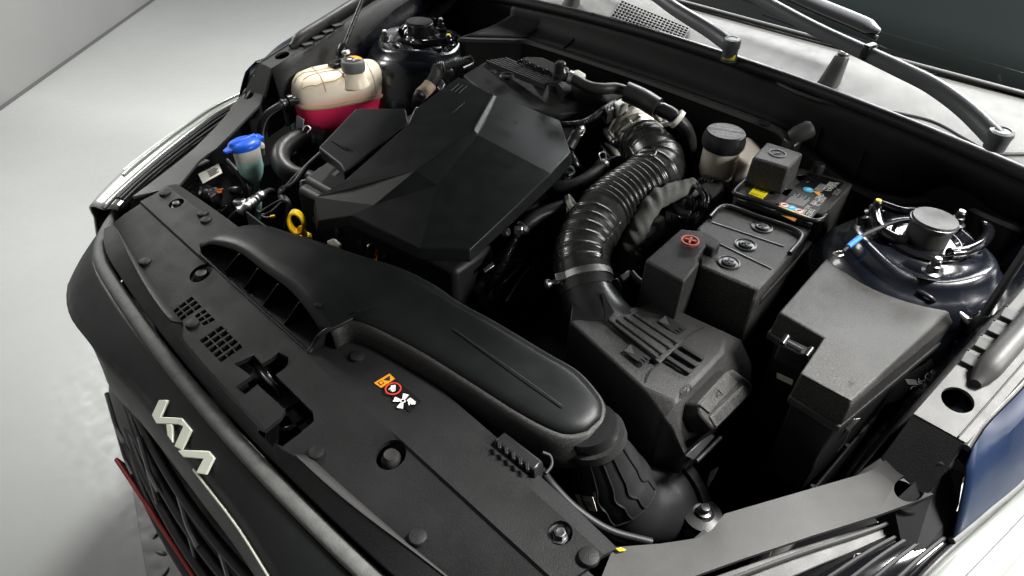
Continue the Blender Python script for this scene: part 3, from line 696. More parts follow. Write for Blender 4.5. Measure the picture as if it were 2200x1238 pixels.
box('clamp_housing', bp_, (.022, .012, .007), 'steel', ih, ax=(sd, ct, toc), bevel=.0015)
cp2, ct2 = curve_pt(HP, .035); toc = (CAM_C - cp2); toc = (toc - ct2 * toc.dot(ct2)).normalized(); sd = ct2.cross(toc)
b2 = cp2 + toc * .049
box('clamp_housing', b2 + sd * .004, (.026, .011, .008), 'alu', ih, ax=(sd, ct2, toc), bevel=.002)
lathe('clamp_screw', b2 - sd * .020, sd, [(.0055, -.006), (.0055, 0), (.0035, .001), (.0035, .03), (.0, .03)], 'alu', ih, n=12)
# branch pipe on the hose
BR = Q([(1345, 345, .85), (1375, 358, .85), (1395, 372, .85)])
tube('branch_stub', [q(1352, 352, .845), q(1380, 372, .850), q(1400, 385, .85)], .015, 'hose_rubber', ih, n=12)
# crankcase breather joined to the stub
bh = thing('breather_hose', q(1230, 400, .8), 'plain black breather hose from under engine cover to intake hose', 'hose')
BH = Q([(1172, 395, .835), (1200, 403, .84), (1235, 398, .845), (1268, 380, .85), (1300, 352, .853)])
tube('hose', BH, .0125, 'rubber', bh, n=40, seg=18)
tube('hose_end', Q([(1300, 352, .853), (1325, 345, .853), (1352, 352, .848)]), .0095, 'smooth_black', bh, n=10)
band('spring_clip', BH, .93, .0128, .009, 'steel', bh)
cpx, _ = curve_pt(BH, .93); tube('clip_ear', [cpx + V((-.002, -.004, .014)), cpx + V((-.010, 0, .022)), cpx + V((-.004, .008, .024)), cpx + V((.004, .004, .015))], .0013, 'steel', bh, n=12, seg=6)
# ================================================================== THROTTLE BODY
tb = thing('throttle_housing', q(1350, 270, .75), 'cast aluminium throttle body with bolts above the intake hose', 'throttle body')
tax = (HP[0] - HP[1]).normalized(); tc_ = HP[0]
tax = (tax * 1.0 + V((-.35, .25, .0))).normalized()
lathe('bore', tc_ + tax * .002, tax, [(.041, -.012), (.041, .006), (.044, .008), (.044, .022), (.050, .024), (.050, .034), (.040, .036)], 'alu', tb, n=36)
lathe('flange', tc_ + tax * .036, tax, [(.056, 0), (.056, .008), (.050, .010), (.050, .018)], 'alu', tb, n=8, smooth=30, bevel=.003)
lathe('rear_body', tc_ + tax * .054, tax, [(.050, 0), (.052, .010), (.052, .030), (.046, .036), (.03, .06)], 'smooth_black', tb, n=32)
tu, tv, _ = frame(tax)
for (px, py) in ((1322, 300), (1345, 318), (1402, 268), (1428, 290)): pass
for a in (q(1312, 300, .865), q(1395, 262, .885), q(1420, 300, .86)):
    r_ = a - tc_; r_ = r_ - tax * r_.dot(tax); r_ = r_.normalized() * .054; bpn = tc_ + r_
    lathe('boss', bpn + tax * .0, tax, [(.0085, 0), (.0085, .045), (.006, .047)], 'alu', tb, n=14)
    lathe('bolt', bpn - tax * .012, tax, [(.0, -.001), (.0055, 0), (.0055, .006), (.0085, .007), (.0085, .012)], 'steel', tb, n=12)
mc = q(1300, 318, .83); slab('motor_housing', Q([(1298, 300, .845), (1330, 318, .85), (1340, 345, .84), (1322, 352, .83), (1296, 322, .83)]), .03, 'alu', tb, bevel=.004)
slab('motor_cover', Q([(1288, 308, .85), (1296, 302, .85), (1330, 348, .838), (1322, 352, .838)]), .03, 'dark_steel', tb, bevel=.003)
# plug on the throttle
tp_ = thing('throttle_connector', q(1330, 215, .9), 'white and black plug on top of the throttle body', 'connector')
slab('plug', Q([(1316, 220, .93), (1340, 208, .93), (1352, 216, .93), (1330, 230, .93)]), .022, 'white_plastic', tp_, bevel=.003)
slab('socket', Q([(1295, 228, .925), (1318, 214, .925), (1328, 228, .925), (1306, 242, .925)]), .025, 'smooth_black', tp_, bevel=.002)
for k in range(4): box('lock_rib', q(1300 + 7 * k, 232 - 4 * k, .928), (.003, .018, .004), 'smooth_black', tp_, rot=.5, bevel=.0008)
lathe('sensor_cap', q(1348, 222, .905), UP, [(.011, -.06), (.011, .0), (.010, .012), (.006, .014), (0, .014)], 'dark_steel', tp_, n=16)
tube('braided_cable', Q([(1300, 233, .918), (1278, 250, .915), (1245, 265, .905), (1200, 268, .885), (1170, 265, .87)]), 0, 'smooth_black', tp_, n=160, seg=10, rf=lambda t: .0055 + .0007 * math.sin(t * 260))
# ================================================================== ENGINE COVER
ec_ = thing('engine_cover', q(930, 400, .75), 'large dark faceted plastic engine cover in the middle of the bay', 'engine cover')
E_ = {1: (1060, 203, .930), 2: (1121, 226, .925), 3: (1203, 259, .908), 4: (1226, 327, .895), 5: (1183, 373, .888), 6: (1009, 536, .858), 7: (903, 532, .850), 8: (757, 462, .848), 9: (683, 474, .815), 10: (677, 424, .838), 11: (739, 389, .872), 12: (877, 267, .905), 13: (892, 234, .912), 14: (985, 165, .930),
      15: (1018, 278, .924), 16: (892, 367, .901), 17: (803, 441, .868), 18: (1027, 290, .915), 19: (939, 398, .889), 23: (1066, 206, .9275)}
P = {k: q(*v) for k, v in E_.items()}
order = sorted(P); idx = {k: i for i, k in enumerate(order)}
topf = [(13, 14, 1, 15, 12), (12, 15, 16, 11), (11, 16, 17, 10), (10, 17, 8, 9), (1, 23, 18, 15), (15, 18, 19, 16), (16, 19, 17), (17, 19, 7, 8), (23, 2, 3, 18), (3, 4, 5, 18), (18, 5, 6, 7, 19)]
outl = [13, 14, 1, 23, 2, 3, 4, 5, 6, 7, 8, 9, 10, 11, 12]
vs = [P[k] for k in order]; base = len(vs)
c_ = sum((P[k] for k in outl), V((0, 0, 0))) / len(outl)
low = [P[k] + (V((P[k].x - c_.x, P[k].y - c_.y, 0)).normalized()) * .006 - UP * (.020 if k in (6, 7, 8, 9, 10) else .022) for k in outl]
vs += low; fs = [tuple(idx[k] for k in f) for f in topf]
for i in range(len(outl)):
    a, b = outl[i], outl[(i + 1) % len(outl)]; fs.append((idx[a], idx[b], base + (i + 1) % len(outl), base + i))
fs.append(tuple(base + i for i in range(len(outl))))
mk('shell', vs, fs, 'cover_dark', ec_, bevel=.0018, seg=2, smooth=4)
# side wing over the front bank
slab('side_wing', Q([(683, 317, .868), (765, 233, .885), (872, 233, .895), (879, 266, .893), (740, 372, .868), (728, 352, .868)]), .045, 'cover_dark', ec_, bevel=.004, bottom=Q([(690, 342, .835), (765, 250, .84), (872, 250, .85), (879, 275, .85), (742, 392, .835), (734, 372, .835)]))
for k in range(3): tube('wing_groove', Q([(712 + 12 * k, 302 + 5 * k, .8735), (745 + 12 * k, 322 + 4 * k, .8735)]), .0012, 'smooth_black', ec_, n=4, seg=6)
tube('ridge_edge', [P[1] + UP * .001, P[15] + UP * .001], .0016, 'smooth_black', ec_, n=6, seg=6)
for k in range(3): tube('vent_groove', Q([(968 + 9 * k, 196 + 2 * k, .925), (985 + 9 * k, 181 + 2 * k, .929)]), .0011, 'grain', ec_, n=3, seg=6)
o3 = P[23].lerp(P[18], .25) + (P[3] - P[23]) * .12 + UP * .0035
xv = (P[3] - P[2]); yv = (P[23] - P[18])
text('lettering', 'V6', q(1072, 258, .9265), q(1115, 272, .921) - q(1072, 258, .9265), q(1088, 235, .9285) - q(1072, 258, .9265), .020, 'smooth_black', ec_, ext=.0008)
box('badge_stroke', q(985, 232, .923), (.05, .0018, .0012), 'grain', ec_, rot=math.radians(112), bevel=.0003)
# ================================================================== INTAKE MANIFOLD
im = thing('intake_manifold', q(1150, 190, .7), 'black speckled intake manifold behind the engine cover with fanned grooves', 'manifold')
c1 = lambda x, y, z: q(940 + x / 3.257, 80 + y / 3.257, z)
slab('plenum', [c1(180, 262, .905), c1(340, 165, .915), c1(400, 150, .917), c1(790, 300, .925), c1(870, 380, .922), c1(960, 440, .915), c1(1240, 455, .905), c1(1240, 500, .895), c1(860, 535, .895), c1(590, 490, .897), c1(340, 400, .90)], .10, 'grain', im, bevel=.008, seg=3, flare=.01)
for k in range(6):
    a = c1(345 + 26 * k, 160 - 4 * k, .921); b = c1(752 + 12 * k, 326 - 8 * k, .929)
    e = (b - a).normalized(); sdv = e.cross(UP)
    slab('groove_fin', [a - sdv * .0022, b - sdv * .0010, b + sdv * .0010, a + sdv * .0022], .012, 'grain', im, bevel=.0008)
RUN = [c1(830, 390, .925), c1(920, 345, .93), c1(1010, 380, .925), c1(1120, 415, .915), c1(1260, 420, .90)]
tube('runner', RUN, [.022, .026], 'grain', im, n=30, seg=20)
lathe('bolt_recess', c1(485, 270, .922), UP, [(.0155, 0), (.0135, .003), (.010, .0028), (.008, -.006), (0, -.006)], 'smooth_black', im, n=24)
lathe('clip_dot', c1(393, 243, .919), UP, [(.0075, 0), (.0065, .002), (.003, .0022), (0, .0018)], 'smooth_black', im, n=18)
cv = thing('coil_cover', q(1165, 135, .85), 'grey satin coil rail cover behind the manifold grooves with wire loops', 'cover')
slab('shell', [c1(590, 160, .93), c1(600, 130, .94), c1(730, 138, .945), c1(1000, 250, .95), c1(960, 292, .935), c1(850, 275, .932)], .05, 'grey_plastic', cv, bevel=.005, seg=3)
for k in range(5):
    x, y = 575 + 58 * k, 168 + 22 * k
    tube('wire_loop', [c1(x - 12, y + 18, .928), c1(x - 6, y, .936), c1(x + 10, y - 6, .938), c1(x + 18, y + 2, .93)], .0022, 'smooth_black', cv, n=12, seg=8)
slab('white_clip', [c1(920, 240, .95), c1(985, 225, .955), c1(1040, 258, .955), c1(1000, 290, .95), c1(940, 270, .948)], .012, 'white_plastic', cv, bevel=.002)
# breather valve and hose over the manifold
ph = thing('vacuum_hose', q(1330, 200, .85), 'black hose with thick sleeve and cream ring running along behind the throttle', 'hose')
lathe('valve', c1(845, 365, .925), UP, [(.020, 0), (.020, .012), (.014, .014), (.014, .03), (.011, .032), (.011, .052), (.008, .055), (0, .055)], 'smooth_black', ph, n=20)
PH = [c1(880, 270, .968), c1(945, 290, .965), c1(1050, 345, .958), c1(1150, 362, .956), c1(1260, 362, .955), c1(1420, 425, .948), c1(1530, 490, .942), c1(1640, 545, .935), c1(1730, 630, .915), c1(1768, 730, .88), c1(1768, 830, .83)]
def phr(t): return .0105 if t < .34 else .0118
tube('hose', PH, 0, 'rubber', ph, n=80, seg=16, rf=phr)
pp = spline(PH, 101)
tube('sleeve', pp[34:54], .0185, 'rubber', ph, raw=True, seg=24)
tube('joint', pp[55:63], .0135, 'smooth_black', ph, raw=True, seg=20)
i = 64; ax_ = (pp[i + 1] - pp[i - 1]).normalized()
lathe('cream_ring', pp[i] - ax_ * .004, ax_, [(.012, 0), (.0178, .001), (.0178, .009), (.012, .010)], 'white_plastic', ph, n=28)
band('spring_clip', PH, .05, .0108, .008, 'steel', ph)
tube('clip_ear', [c1(895, 255, .98), c1(890, 215, .985), c1(912, 218, .985), c1(910, 250, .98)], .0013, 'steel', ph, n=12, seg=6)
# ================================================================== EXPANSION TANK
et = thing('expansion_tank', q(735, 230, .7), 'cream coolant expansion tank half full of pink coolant with grey cap', 'tank')
A0 = q(632, 216, .815); A1 = q(824, 181, .815); ctr = (A0 + A1) / 2; ax1 = (A1 - A0); hl_ = ax1.length / 2; ax1.normalize(); ax2 = V((-ax1.y, ax1.x, 0))
def tring(cx_, hl, hw, z, off=0.0, n=44, e=3.2):
    out = []
    for k in range(n):
        a = 2 * math.pi * k / n; c, s = math.cos(a), math.sin(a)
        out.append(ctr + ax1 * (cx_ + hl * math.copysign(abs(c) ** (2 / e), c)) + ax2 * (off + hw * math.copysign(abs(s) ** (2 / e), s)) + V((0, 0, z - ctr.z)))
    return out
HW = .060
def loftr(name, rings, m, parent, smooth=50, capb=True, capt=True):
    vs, fs = grid(rings, close_u=True); n = len(rings[0])
    if capb: fs.append(tuple(range(n - 1, -1, -1)))
    if capt: fs.append(tuple((len(rings) - 1) * n + k for k in range(n)))
    return mk(name, vs, fs, m, parent, smooth=smooth)
Z0 = .812
bulge = lambda zt: [tring(0, hl_, HW, Z0 + .002), tring(0, hl_ * .995, HW * .99, Z0 + .018), tring(.002, hl_ * .965, HW * .94, Z0 + .036), tring(.005, hl_ * .90, HW * .80, Z0 + .050), tring(.01, hl_ * .78, HW * .58, Z0 + .058), tring(.014, hl_ * .5, HW * .3, Z0 + .061), tring(.014, hl_ * .1, HW * .06, Z0 + .062)]
shell_ = loftr('upper_shell', bulge(0), 'cream', et)
loftr('seam_flange', [tring(0, hl_ + .003, HW + .003, Z0 - .004), tring(0, hl_ + .004, HW + .004, Z0 - .002), tring(0, hl_ + .004, HW + .004, Z0 + .002), tring(0, hl_ + .002, HW + .002, Z0 + .004)], 'cream_rib', et)
loftr('lower_shell', [tring(-.015, hl_ * .55, HW * .75, Z0 - .085), tring(-.012, hl_ * .75, HW * .85, Z0 - .072), tring(-.004, hl_ * .93, HW * .93, Z0 - .04), tring(0, hl_ * .99, HW * .985, Z0 - .004)], 'pink', et)
# moulded quilting lines on the upper shell
from mathutils.bvhtree import BVHTree
_off = wloc(shell_); _bv = BVHTree.FromPolygons([v.co + _off for v in shell_.data.vertices], [tuple(p.vertices) for p in shell_.data.polygons])
def on_tank(u, w):  # u along -1..1, w across -1..1, dropped onto the shell
    p = ctr + ax1 * (u * hl_) + ax2 * (w * HW); hit, nn, _, _ = _bv.ray_cast(V((p.x, p.y, 1.1)), V((0, 0, -1)))
    if hit is None: return p
    return hit + (nn if nn.z > 0 else -nn) * .0002
def tank_line(pts):
    out = []
    for (u0, w0), (u1, w1) in zip(pts, pts[1:]):
        for k in range(10): out.append(on_tank(u0 + (u1 - u0) * k / 10, w0 + (w1 - w0) * k / 10))
    return out + [on_tank(*pts[-1])]
for ln in ([(-.45, -.92), (-.45, -.5), (-.45, 0), (-.45, .5), (-.45, .92)], [(.12, -.92), (.12, -.5), (.12, 0), (.12, .5), (.12, .92)], [(-.92, .1), (-.7, .12), (-.45, 0), (-.1, .0), (.12, -.1)], [(.62, -.92), (.6, -.5), (.66, .0)], [(-.86, -.55), (-.6, -.75), (-.2, -.78), (0, -.66), (-.02, -.3), (-.4, -.22), (-.8, -.3), (-.86, -.55)]):
    tube('moulded_line', tank_line(ln), .0013, 'cream_rib', et, raw=True, seg=6)
neck = q(757, 150, .875); cpt = q(757, 126, .903)
cbase = V((cpt.x, cpt.y, .878))
lathe('filler_neck', V((cpt.x, cpt.y, .845)), UP, [(.032, 0), (.025, .014), (.022, .022), (.022, .036)], 'cream', et, n=32)
cap = lathe('cap', V((cpt.x, cpt.y, .8765)), UP, [(.0245, 0), (.0255, .003), (.0255, .018), (.0235, .023), (.0215, .0245), (0, .0245)], 'grey_cap', et, n=48, wob=lambda k, n: 1 + (.014 if k % 6 < 3 else 0))
tz = .9016
def capd(pts, m, nm, dz=.0003): return mk(nm, [V((cpt.x + math.cos(a) * r, cpt.y + math.sin(a) * r, tz + dz)) for a, r in pts], [tuple(range(len(pts)))], m, cap)
capd([(2 * math.pi * k / 32, .0198) for k in range(32)], 'label_black', 'cap_sticker')
a0 = math.radians(60); capd([(a0 + math.radians(130) * k / 16 - .4, .0196) for k in range(17)] + [(a0 + math.radians(110) - .4, .010), (a0 - .2, .010)], 'label_orange', 'orange_panel', .0007)
o4 = V((cpt.x, cpt.y, tz + .0009)); r1 = V((math.cos(.6), math.sin(.6), 0)); r2 = V((-r1.y, r1.x, 0))
for du, dv, su, sv in ((-.010, -.006, .009, .007), (.0025, -.008, .005, .0035), (.0025, -.001, .008, .0035)):
    b_ = o4 + r1 * du + r2 * dv; mk('pictogram', [b_, b_ + r1 * su, b_ + r1 * su + r2 * sv, b_ + r2 * sv], [(0, 1, 2, 3)], 'print_white', cap)
slab('mounting_ear', Q([(818, 205, .79), (855, 190, .79), (858, 198, .79), (828, 222, .79)]), .004, 'pale_bracket', et)
slab('mounting_foot', Q([(636, 248, .795), (652, 258, .795), (650, 296, .745), (634, 298, .74)]), 0, 'pale_bracket', et, bottom=[p + V((-.002, .004, 0)) for p in Q([(636, 248, .795), (652, 258, .795), (650, 296, .745), (634, 298, .74)])])
tube('outlet_nipple', [q(640, 216, .822), q(622, 216, .825)], .009, 'smooth_black', et, n=6)
oh = thing('overflow_hose', q(575, 260, .7), 'thin black overflow hose clipped to the end of the expansion tank', 'hose')
OH = Q([(640, 215, .822), (620, 217, .826), (596, 230, .82), (572, 248, .80), (560, 280, .76), (562, 330, .68)])
tube('hose', OH, .0075, 'rubber', oh, n=40, seg=12)
band('hose_clip', OH, .10, .0095, .012, 'smooth_black', oh, lip=.003); band('hose_clip', OH, .17, .0085, .006, 'dark_steel', oh, lip=.002)
# ================================================================== WASHER FILLER
wf = thing('washer_filler', q(530, 420, .6), 'white and mint washer fluid filler neck with bright blue flip cap', 'filler')
wc = q(515, 303, .815)
lathe('neck_cup', V((wc.x + .012, wc.y + .004, .745)), UP, [(.016, -.012), (.022, 0), (.0255, .015), (.0255, .035)], 'mint', wf, n=28)
lathe('neck_cup', V((wc.x + .012, wc.y + .004, .745)), UP, [(.0257, .035), (.0262, .05), (.0272, .064), (.024, .066)], 'white_plastic', wf, n=28)
tube('filler_tube', [V((wc.x + .012, wc.y + .004, .74)), q(540, 405, .70), q(545, 440, .67), q(540, 480, .62)], .0165, 'mint', wf, n=24, seg=20)
capw = lathe('cap', V((wc.x + .010, wc.y + .003, .8095)), V((-.10, -.05, 1)), [(.0315, -.004), (.0325, .001), (.030, .006), (.022, .010), (.0, .0115)], 'blue_cap', wf, n=36)
dx = (q(553, 288, .82) - q(478, 315, .82)); dx.z = 0; dx.normalize(); dy = V((-dx.y, dx.x, 0)); k0 = V((wc.x + .010, wc.y + .003, .818))
slab('cap_grip', [k0 - dx * .029 - dy * .005 + UP * .004, k0 + dx * .026 - dy * .005 + UP * .006, k0 + dx * .030 + dy * .006 + UP * .006, k0 - dx * .029 + dy * .006 + UP * .004], .012, 'blue_cap', capw, bevel=.003)
slab('cap_tab', [k0 - dx * .025 - dy * .010 - UP * .004, k0 - dx * .044 - dy * .006 - UP * .007, k0 - dx * .044 + dy * .006 - UP * .007, k0 - dx * .025 + dy * .012 - UP * .004], .005, 'blue_cap', capw, bevel=.002)
slab('cap_tab', [k0 + dx * .026 - dy * .012, k0 + dx * .040 - dy * .012, k0 + dx * .040 + dy * .010, k0 + dx * .030 + dy * .012], .008, 'blue_cap', capw, bevel=.003)
slab('hinge_lug', [k0 + dx * .026 - dy * .014 - UP * .012, k0 + dx * .037 - dy * .012 - UP * .014, k0 + dx * .037 + dy * .006 - UP * .014, k0 + dx * .030 + dy * .008 - UP * .012], .012, 'white_plastic', wf, bevel=.003)
# ================================================================== DIPSTICK
dsk = thing('dipstick', q(655, 508, .70), 'yellow plastic oil dipstick loop handle left of the engine cover', 'dipstick')
dc = q(637, 478, .80)
# loop standing upright, seen nearly edge on
lx = V((.55, -.83, 0)).normalized(); 
pts = []
R_u = ray(637, 478).normalized(); ru = V((0, 0, 1)); rs = (rt @ V((1, 0, 0))); rs.z = 0; rs.normalize()
c0 = q(637, 478, .795)
for k in range(33):
    a = 2 * math.pi * k / 32; pts.append(c0 + rs * math.cos(a) * .0115 + UP * math.sin(a) * .0165)
rows = []
thick = V((-rs.y, rs.x, 0))
for k in range(33):
    a = 2 * math.pi * k / 32; rad = rs * math.cos(a) + UP * math.sin(a)
    c = c0 + rs * math.cos(a) * .0125 + UP * math.sin(a) * .021
    rows.append([c - rad * .0022 - thick * .0075, c + rad * .0022 - thick * .0075, c + rad * .0022 + thick * .0075, c - rad * .0022 + thick * .0075])
vs, fs = grid(rows, close_u=True); mk('loop', vs, fs, 'yellow', dsk, bevel=.0012, smooth=40)
tube('stem', [c0 + rs * .004 - UP * .014, q(648, 492, .775), q(655, 506, .762)], .0055, 'yellow', dsk, n=14, seg=14)
lathe('collar', q(656, 509, .756), UP, [(.011, -.006), (.011, .002), (.0085, .005), (0, .006)], 'yellow', dsk, n=22)
tube('guide_tube', [q(656, 509, .752), q(660, 520, .62)], .006, 'dark_steel', dsk, n=6)
# ================================================================== RIGHT HAND (PASSENGER) CORNER CLUTTER
cb = thing('control_unit', q(465, 385, .65), 'black control unit box with white printed sticker beside the washer filler', 'control unit')
cq = Q([(400, 405, .735), (470, 345, .75), (490, 350, .75), (540, 400, .735), (530, 450, .70), (470, 455, .69)])
slab('housing', cq, .05, 'smooth_black', cb, bevel=.005)
lq = Q([(426, 375, .752), (470, 353, .758), (478, 372, .754), (436, 395, .748)])
lw_ = decal('sticker', lq, 'label_white', cb, .0012)
le = [p + UP * .0016 for p in lq]
for k in range(4): decal('print_line', [bil(le, .40, .22 + .17 * k), bil(le, .40 + (.48 if k % 2 else .40), .22 + .17 * k), bil(le, .40 + (.48 if k % 2 else .40), .30 + .17 * k), bil(le, .40, .30 + .17 * k)], 'print_black', lw_, .0003)
text('lettering', 'SAR DL3', bil(le, .34, .17), le[1] - le[0], le[0] - le[3], .006, 'print_black', lw_, width=.03)
tube('edge_hose', Q([(487, 345, .76), (510, 370, .75), (528, 400, .735), (532, 420, .72), (520, 435, .71)]), .0055, 'rubber', cb, n=24, seg=10)
ac = thing('aircon_pipe', q(520, 450, .62), 'bare metal air conditioning pipe with ribbed crimp beside the mint filler', 'pipe')
AC = Q([(497, 505, .665), (492, 480, .69), (505, 462, .71), (528, 446, .72), (545, 432, .715), (562, 420, .715), (580, 411, .71), (598, 416, .70)])
tube('pipe', AC, .0072, 'rubber', ac, n=40, seg=14)
ap = spline(AC, 60)
tube('crimp', ap[20:46], 0, 'steel', ac, raw=True, seg=18, rf=lambda t: .0098 + .0018 * math.sin(t * 38))
tube('pipe_joint', Q([(466, 466, .70), (492, 452, .71), (512, 444, .712)]), .012, 'gloss_black', ac, n=14)
tube('thin_pipe', Q([(474, 484, .69), (500, 458, .70), (516, 440, .71)]), .0045, 'dark_steel', ac, n=10)
box('pipe_clamp', q(516, 438, .722), (.022, .018, .018), 'steel', ac, rot=.6, bevel=.003)
lathe('horn_body', q(428, 420, .715), V((.7, .3, .15)), [(.022, 0), (.022, .022), (.018, .024), (.018, .045), (.012, .05)], 'smooth_black', ac, n=24)
wl = thing('orange_wires', q(470, 412, .7), 'small orange wire pair with black plug in front of the sticker box', 'wires')
tube('wire', Q([(462, 412, .742), (470, 408, .748), (478, 406, .746)]), .0016, 'orange_wire', wl, n=10, seg=6)
tube('wire', Q([(462, 410, .742), (470, 414, .746), (476, 411, .742)]), .0016, 'orange_wire', wl, n=10, seg=6)
slab('plug', Q([(445, 412, .745), (462, 404, .745), (466, 416, .745), (450, 424, .745)]), .015, 'smooth_black', wl, bevel=.002)
lathe('plug_end', q(505, 410, .74), V((.6, .3, .2)), [(.009, -.008), (.010, 0), (.008, .012), (0, .014)], 'paint_navy', wl, n=18)
rh = thing('radiator_hose', q(630, 330, .65), 'thick glossy black radiator hose bending beside the expansion tank', 'hose')
RH = Q([(700, 300, .745), (668, 292, .75), (632, 302, .755), (606, 325, .752), (603, 350, .745), (622, 372, .735), (655, 384, .72), (690, 392, .69)])
tube('hose', RH, .0205, 'rubber', rh, n=60, seg=22)
band('spring_clip', RH, .10, .0208, .012, 'dark_steel', rh)
tube('clip_ear', Q([(650, 280, .785), (657, 270, .79), (668, 276, .79), (660, 286, .785)]), .0014, 'steel', rh, n=10, seg=6)
hn = thing('taped_harness', q(600, 420, .65), 'twisted black wiring harness with loose yellow tipped lead', 'wiring')
for dxx in (-5, 5):
    tube('loom', Q([(690, 330, .80), (660, 358, .785), (630, 392 + dxx, .765), (605, 412 - dxx, .75), (606, 425 + dxx, .745), (620, 440, .74), (615, 490, .70)]), .0055, 'rubber', hn, n=50, seg=10)
tube('lead', Q([(612, 425, .748), (585, 440, .745), (562, 455, .74), (560, 462, .735), (570, 468, .735), (582, 467, .738)]), .0026, 'smooth_black', hn, n=30, seg=8)
tube('lead_tip', Q([(581, 467, .738), (591, 465, .738)]), .0035, 'yellow', hn, n=5, seg=8)
tube('lead', Q([(552, 453, .73), (566, 462, .728), (584, 455, .74), (604, 436, .748)]), .0030, 'smooth_black', hn, n=20, seg=8)
slab('connector', Q([(640, 385, .78), (690, 372, .79), (702, 400, .775), (690, 422, .76), (645, 415, .765)]), .05, 'smooth_black', hn, bevel=.006)
slab('tag', Q([(708, 378, .80), (725, 364, .805), (730, 370, .803), (713, 384, .80)]), .002, 'print_grey', hn, bevel=.0006)
slab('connector_cap', Q([(680, 360, .795), (705, 352, .80), (718, 372, .795), (695, 390, .79)]), .03, 'rubber', hn, bevel=.004)
wcnn = thing('white_connector', q(722, 525, .72), 'small white plug at the front foot of the engine cover', 'connector')
slab('plug', Q([(702, 518, .76), (716, 512, .765), (733, 524, .765), (731, 530, .76), (712, 528, .755)]), .012, 'white_plastic', wcnn, bevel=.002)
slab('latch', Q([(714, 512, .772), (722, 514, .772), (734, 524, .77), (728, 528, .77)]), .006, 'white_plastic', wcnn, bevel=.001)
sw = thing('injector_lead', q(803, 545, .70), 'thin orange and black lead hanging below the engine cover front', 'wires')
tube('wire', Q([(810, 538, .78), (808, 550, .765), (806, 562, .75)]), .0020, 'orange_wire', sw, n=8, seg=6)
lathe('clip', q(796, 530, .785), UP, [(.006, -.01), (.006, .002), (.003, .004), (0, .004)], 'dark_steel', sw, n=12)
tube('wire', Q([(795, 533, .782), (800, 548, .775), (805, 552, .77)]), .0022, 'smooth_black', sw, n=8, seg=6)
# corrugated loom at the rear right of the engine
cl = thing('corrugated_loom', q(930, 190, .8), 'corrugated grey black loom with tan tape running to the engine cover', 'wiring')
c3 = lambda x, y, z: q(560 + x / 4.126, y / 4.126, z)
CL = [c3(1860, 530, .92), c3(1740, 560, .915), c3(1640, 590, .91), c3(1570, 610, .905), c3(1540, 690, .895), c3(1480, 780, .88), c3(1410, 850, .87), c3(1390, 930, .865)]
tube('loom', CL, 0, 'grey_plastic', cl, n=260, seg=14, rf=lambda t: (.0085 if t < .3 else .0115) + .0011 * math.sin(t * 330))
cpth = spline(CL, 100)
tube('tan_tape', cpth[62:80], .0138, 'tape_tan', cl, raw=True, seg=16)
tube('black_tape', cpth[79:99], [.0135, .009], 'rubber', cl, raw=True, seg=16)
tube('bright_lead', [c3(1385, 960, .868), c3(1350, 1030, .882), c3(1320, 1100, .895)], .0028, 'steel', cl, n=8, seg=8)
tube('end_clip', [c3(1850, 500, .93), c3(1880, 560, .915), c3(1790, 610, .915)], .004, 'smooth_black', cl, n=12, seg=8)
slab('bracket', [c3(1600, 690, .87), c3(1640, 740, .87), c3(1600, 800, .865), c3(1560, 770, .865)], .02, 'smooth_black', cl, bevel=.003)
# wire hanging from the far strut with blue tape is built with the strut towers
# ================================================================== BATTERY
bt = thing('battery', q(1620, 500, .65), 'black car battery with printed label and three vent plugs', 'battery')
cB = lambda x, y, z: q(1360 + x / 2.69, 240 + y / 2.69, z)
ZB = .866
# rear, higher block with label
slab('case_rear', [cB(585, 475, ZB + .012), cB(690, 365, ZB + .012), cB(985, 320, ZB + .012), cB(1272, 415, ZB + .012), cB(1105, 595, ZB + .012)], .16, 'battery_top', bt, bevel=.003, bottom=None)
# front block (lid with the plugs)
fr = [cB(375, 665, ZB), cB(505, 545, ZB), cB(1035, 672, ZB), cB(990, 740, ZB), cB(727, 1030, ZB), cB(385, 890, ZB)]
slab('case_front', fr, .17, 'battery_top', bt, bevel=.004)
slab('lid_lip', [cB(375, 668, ZB + .001), cB(500, 560, ZB + .001), cB(730, 1035, ZB - .022), cB(385, 900, ZB - .02)][:0] or [cB(722, 1040, ZB - .035), cB(1010, 730, ZB - .035), cB(1040, 760, ZB - .035), cB(745, 1085, ZB - .035), cB(500, 985, ZB - .035), cB(505, 950, ZB - .035)], .012, 'grain', bt, bevel=.002)
# carrying handles: a moulded rim round each block
def rim(pts, r=.004): tube('carry_handle', pts, r, 'smooth_black', bt, n=60, seg=8)
rim([cB(445, 610, ZB + .004), cB(500, 555, ZB + .005), cB(560, 550, ZB + .005), cB(700, 600, ZB + .005), cB(880, 660, ZB + .005), cB(965, 700, ZB + .005), cB(970, 740, ZB + .004), cB(905, 820, ZB + .003)])
rim([cB(665, 385, ZB + .017), cB(590, 455, ZB + .017), cB(600, 480, ZB + .017), cB(760, 530, ZB + .017), cB(1000, 620, ZB + .017), cB(1080, 628, ZB + .017), cB(1115, 600, ZB + .016)])
tube('block_gap', [cB(600, 520, ZB + .004), cB(820, 590, ZB + .004), cB(1030, 665, ZB + .003)], .006, 'bay_black', bt, n=20, seg=8)
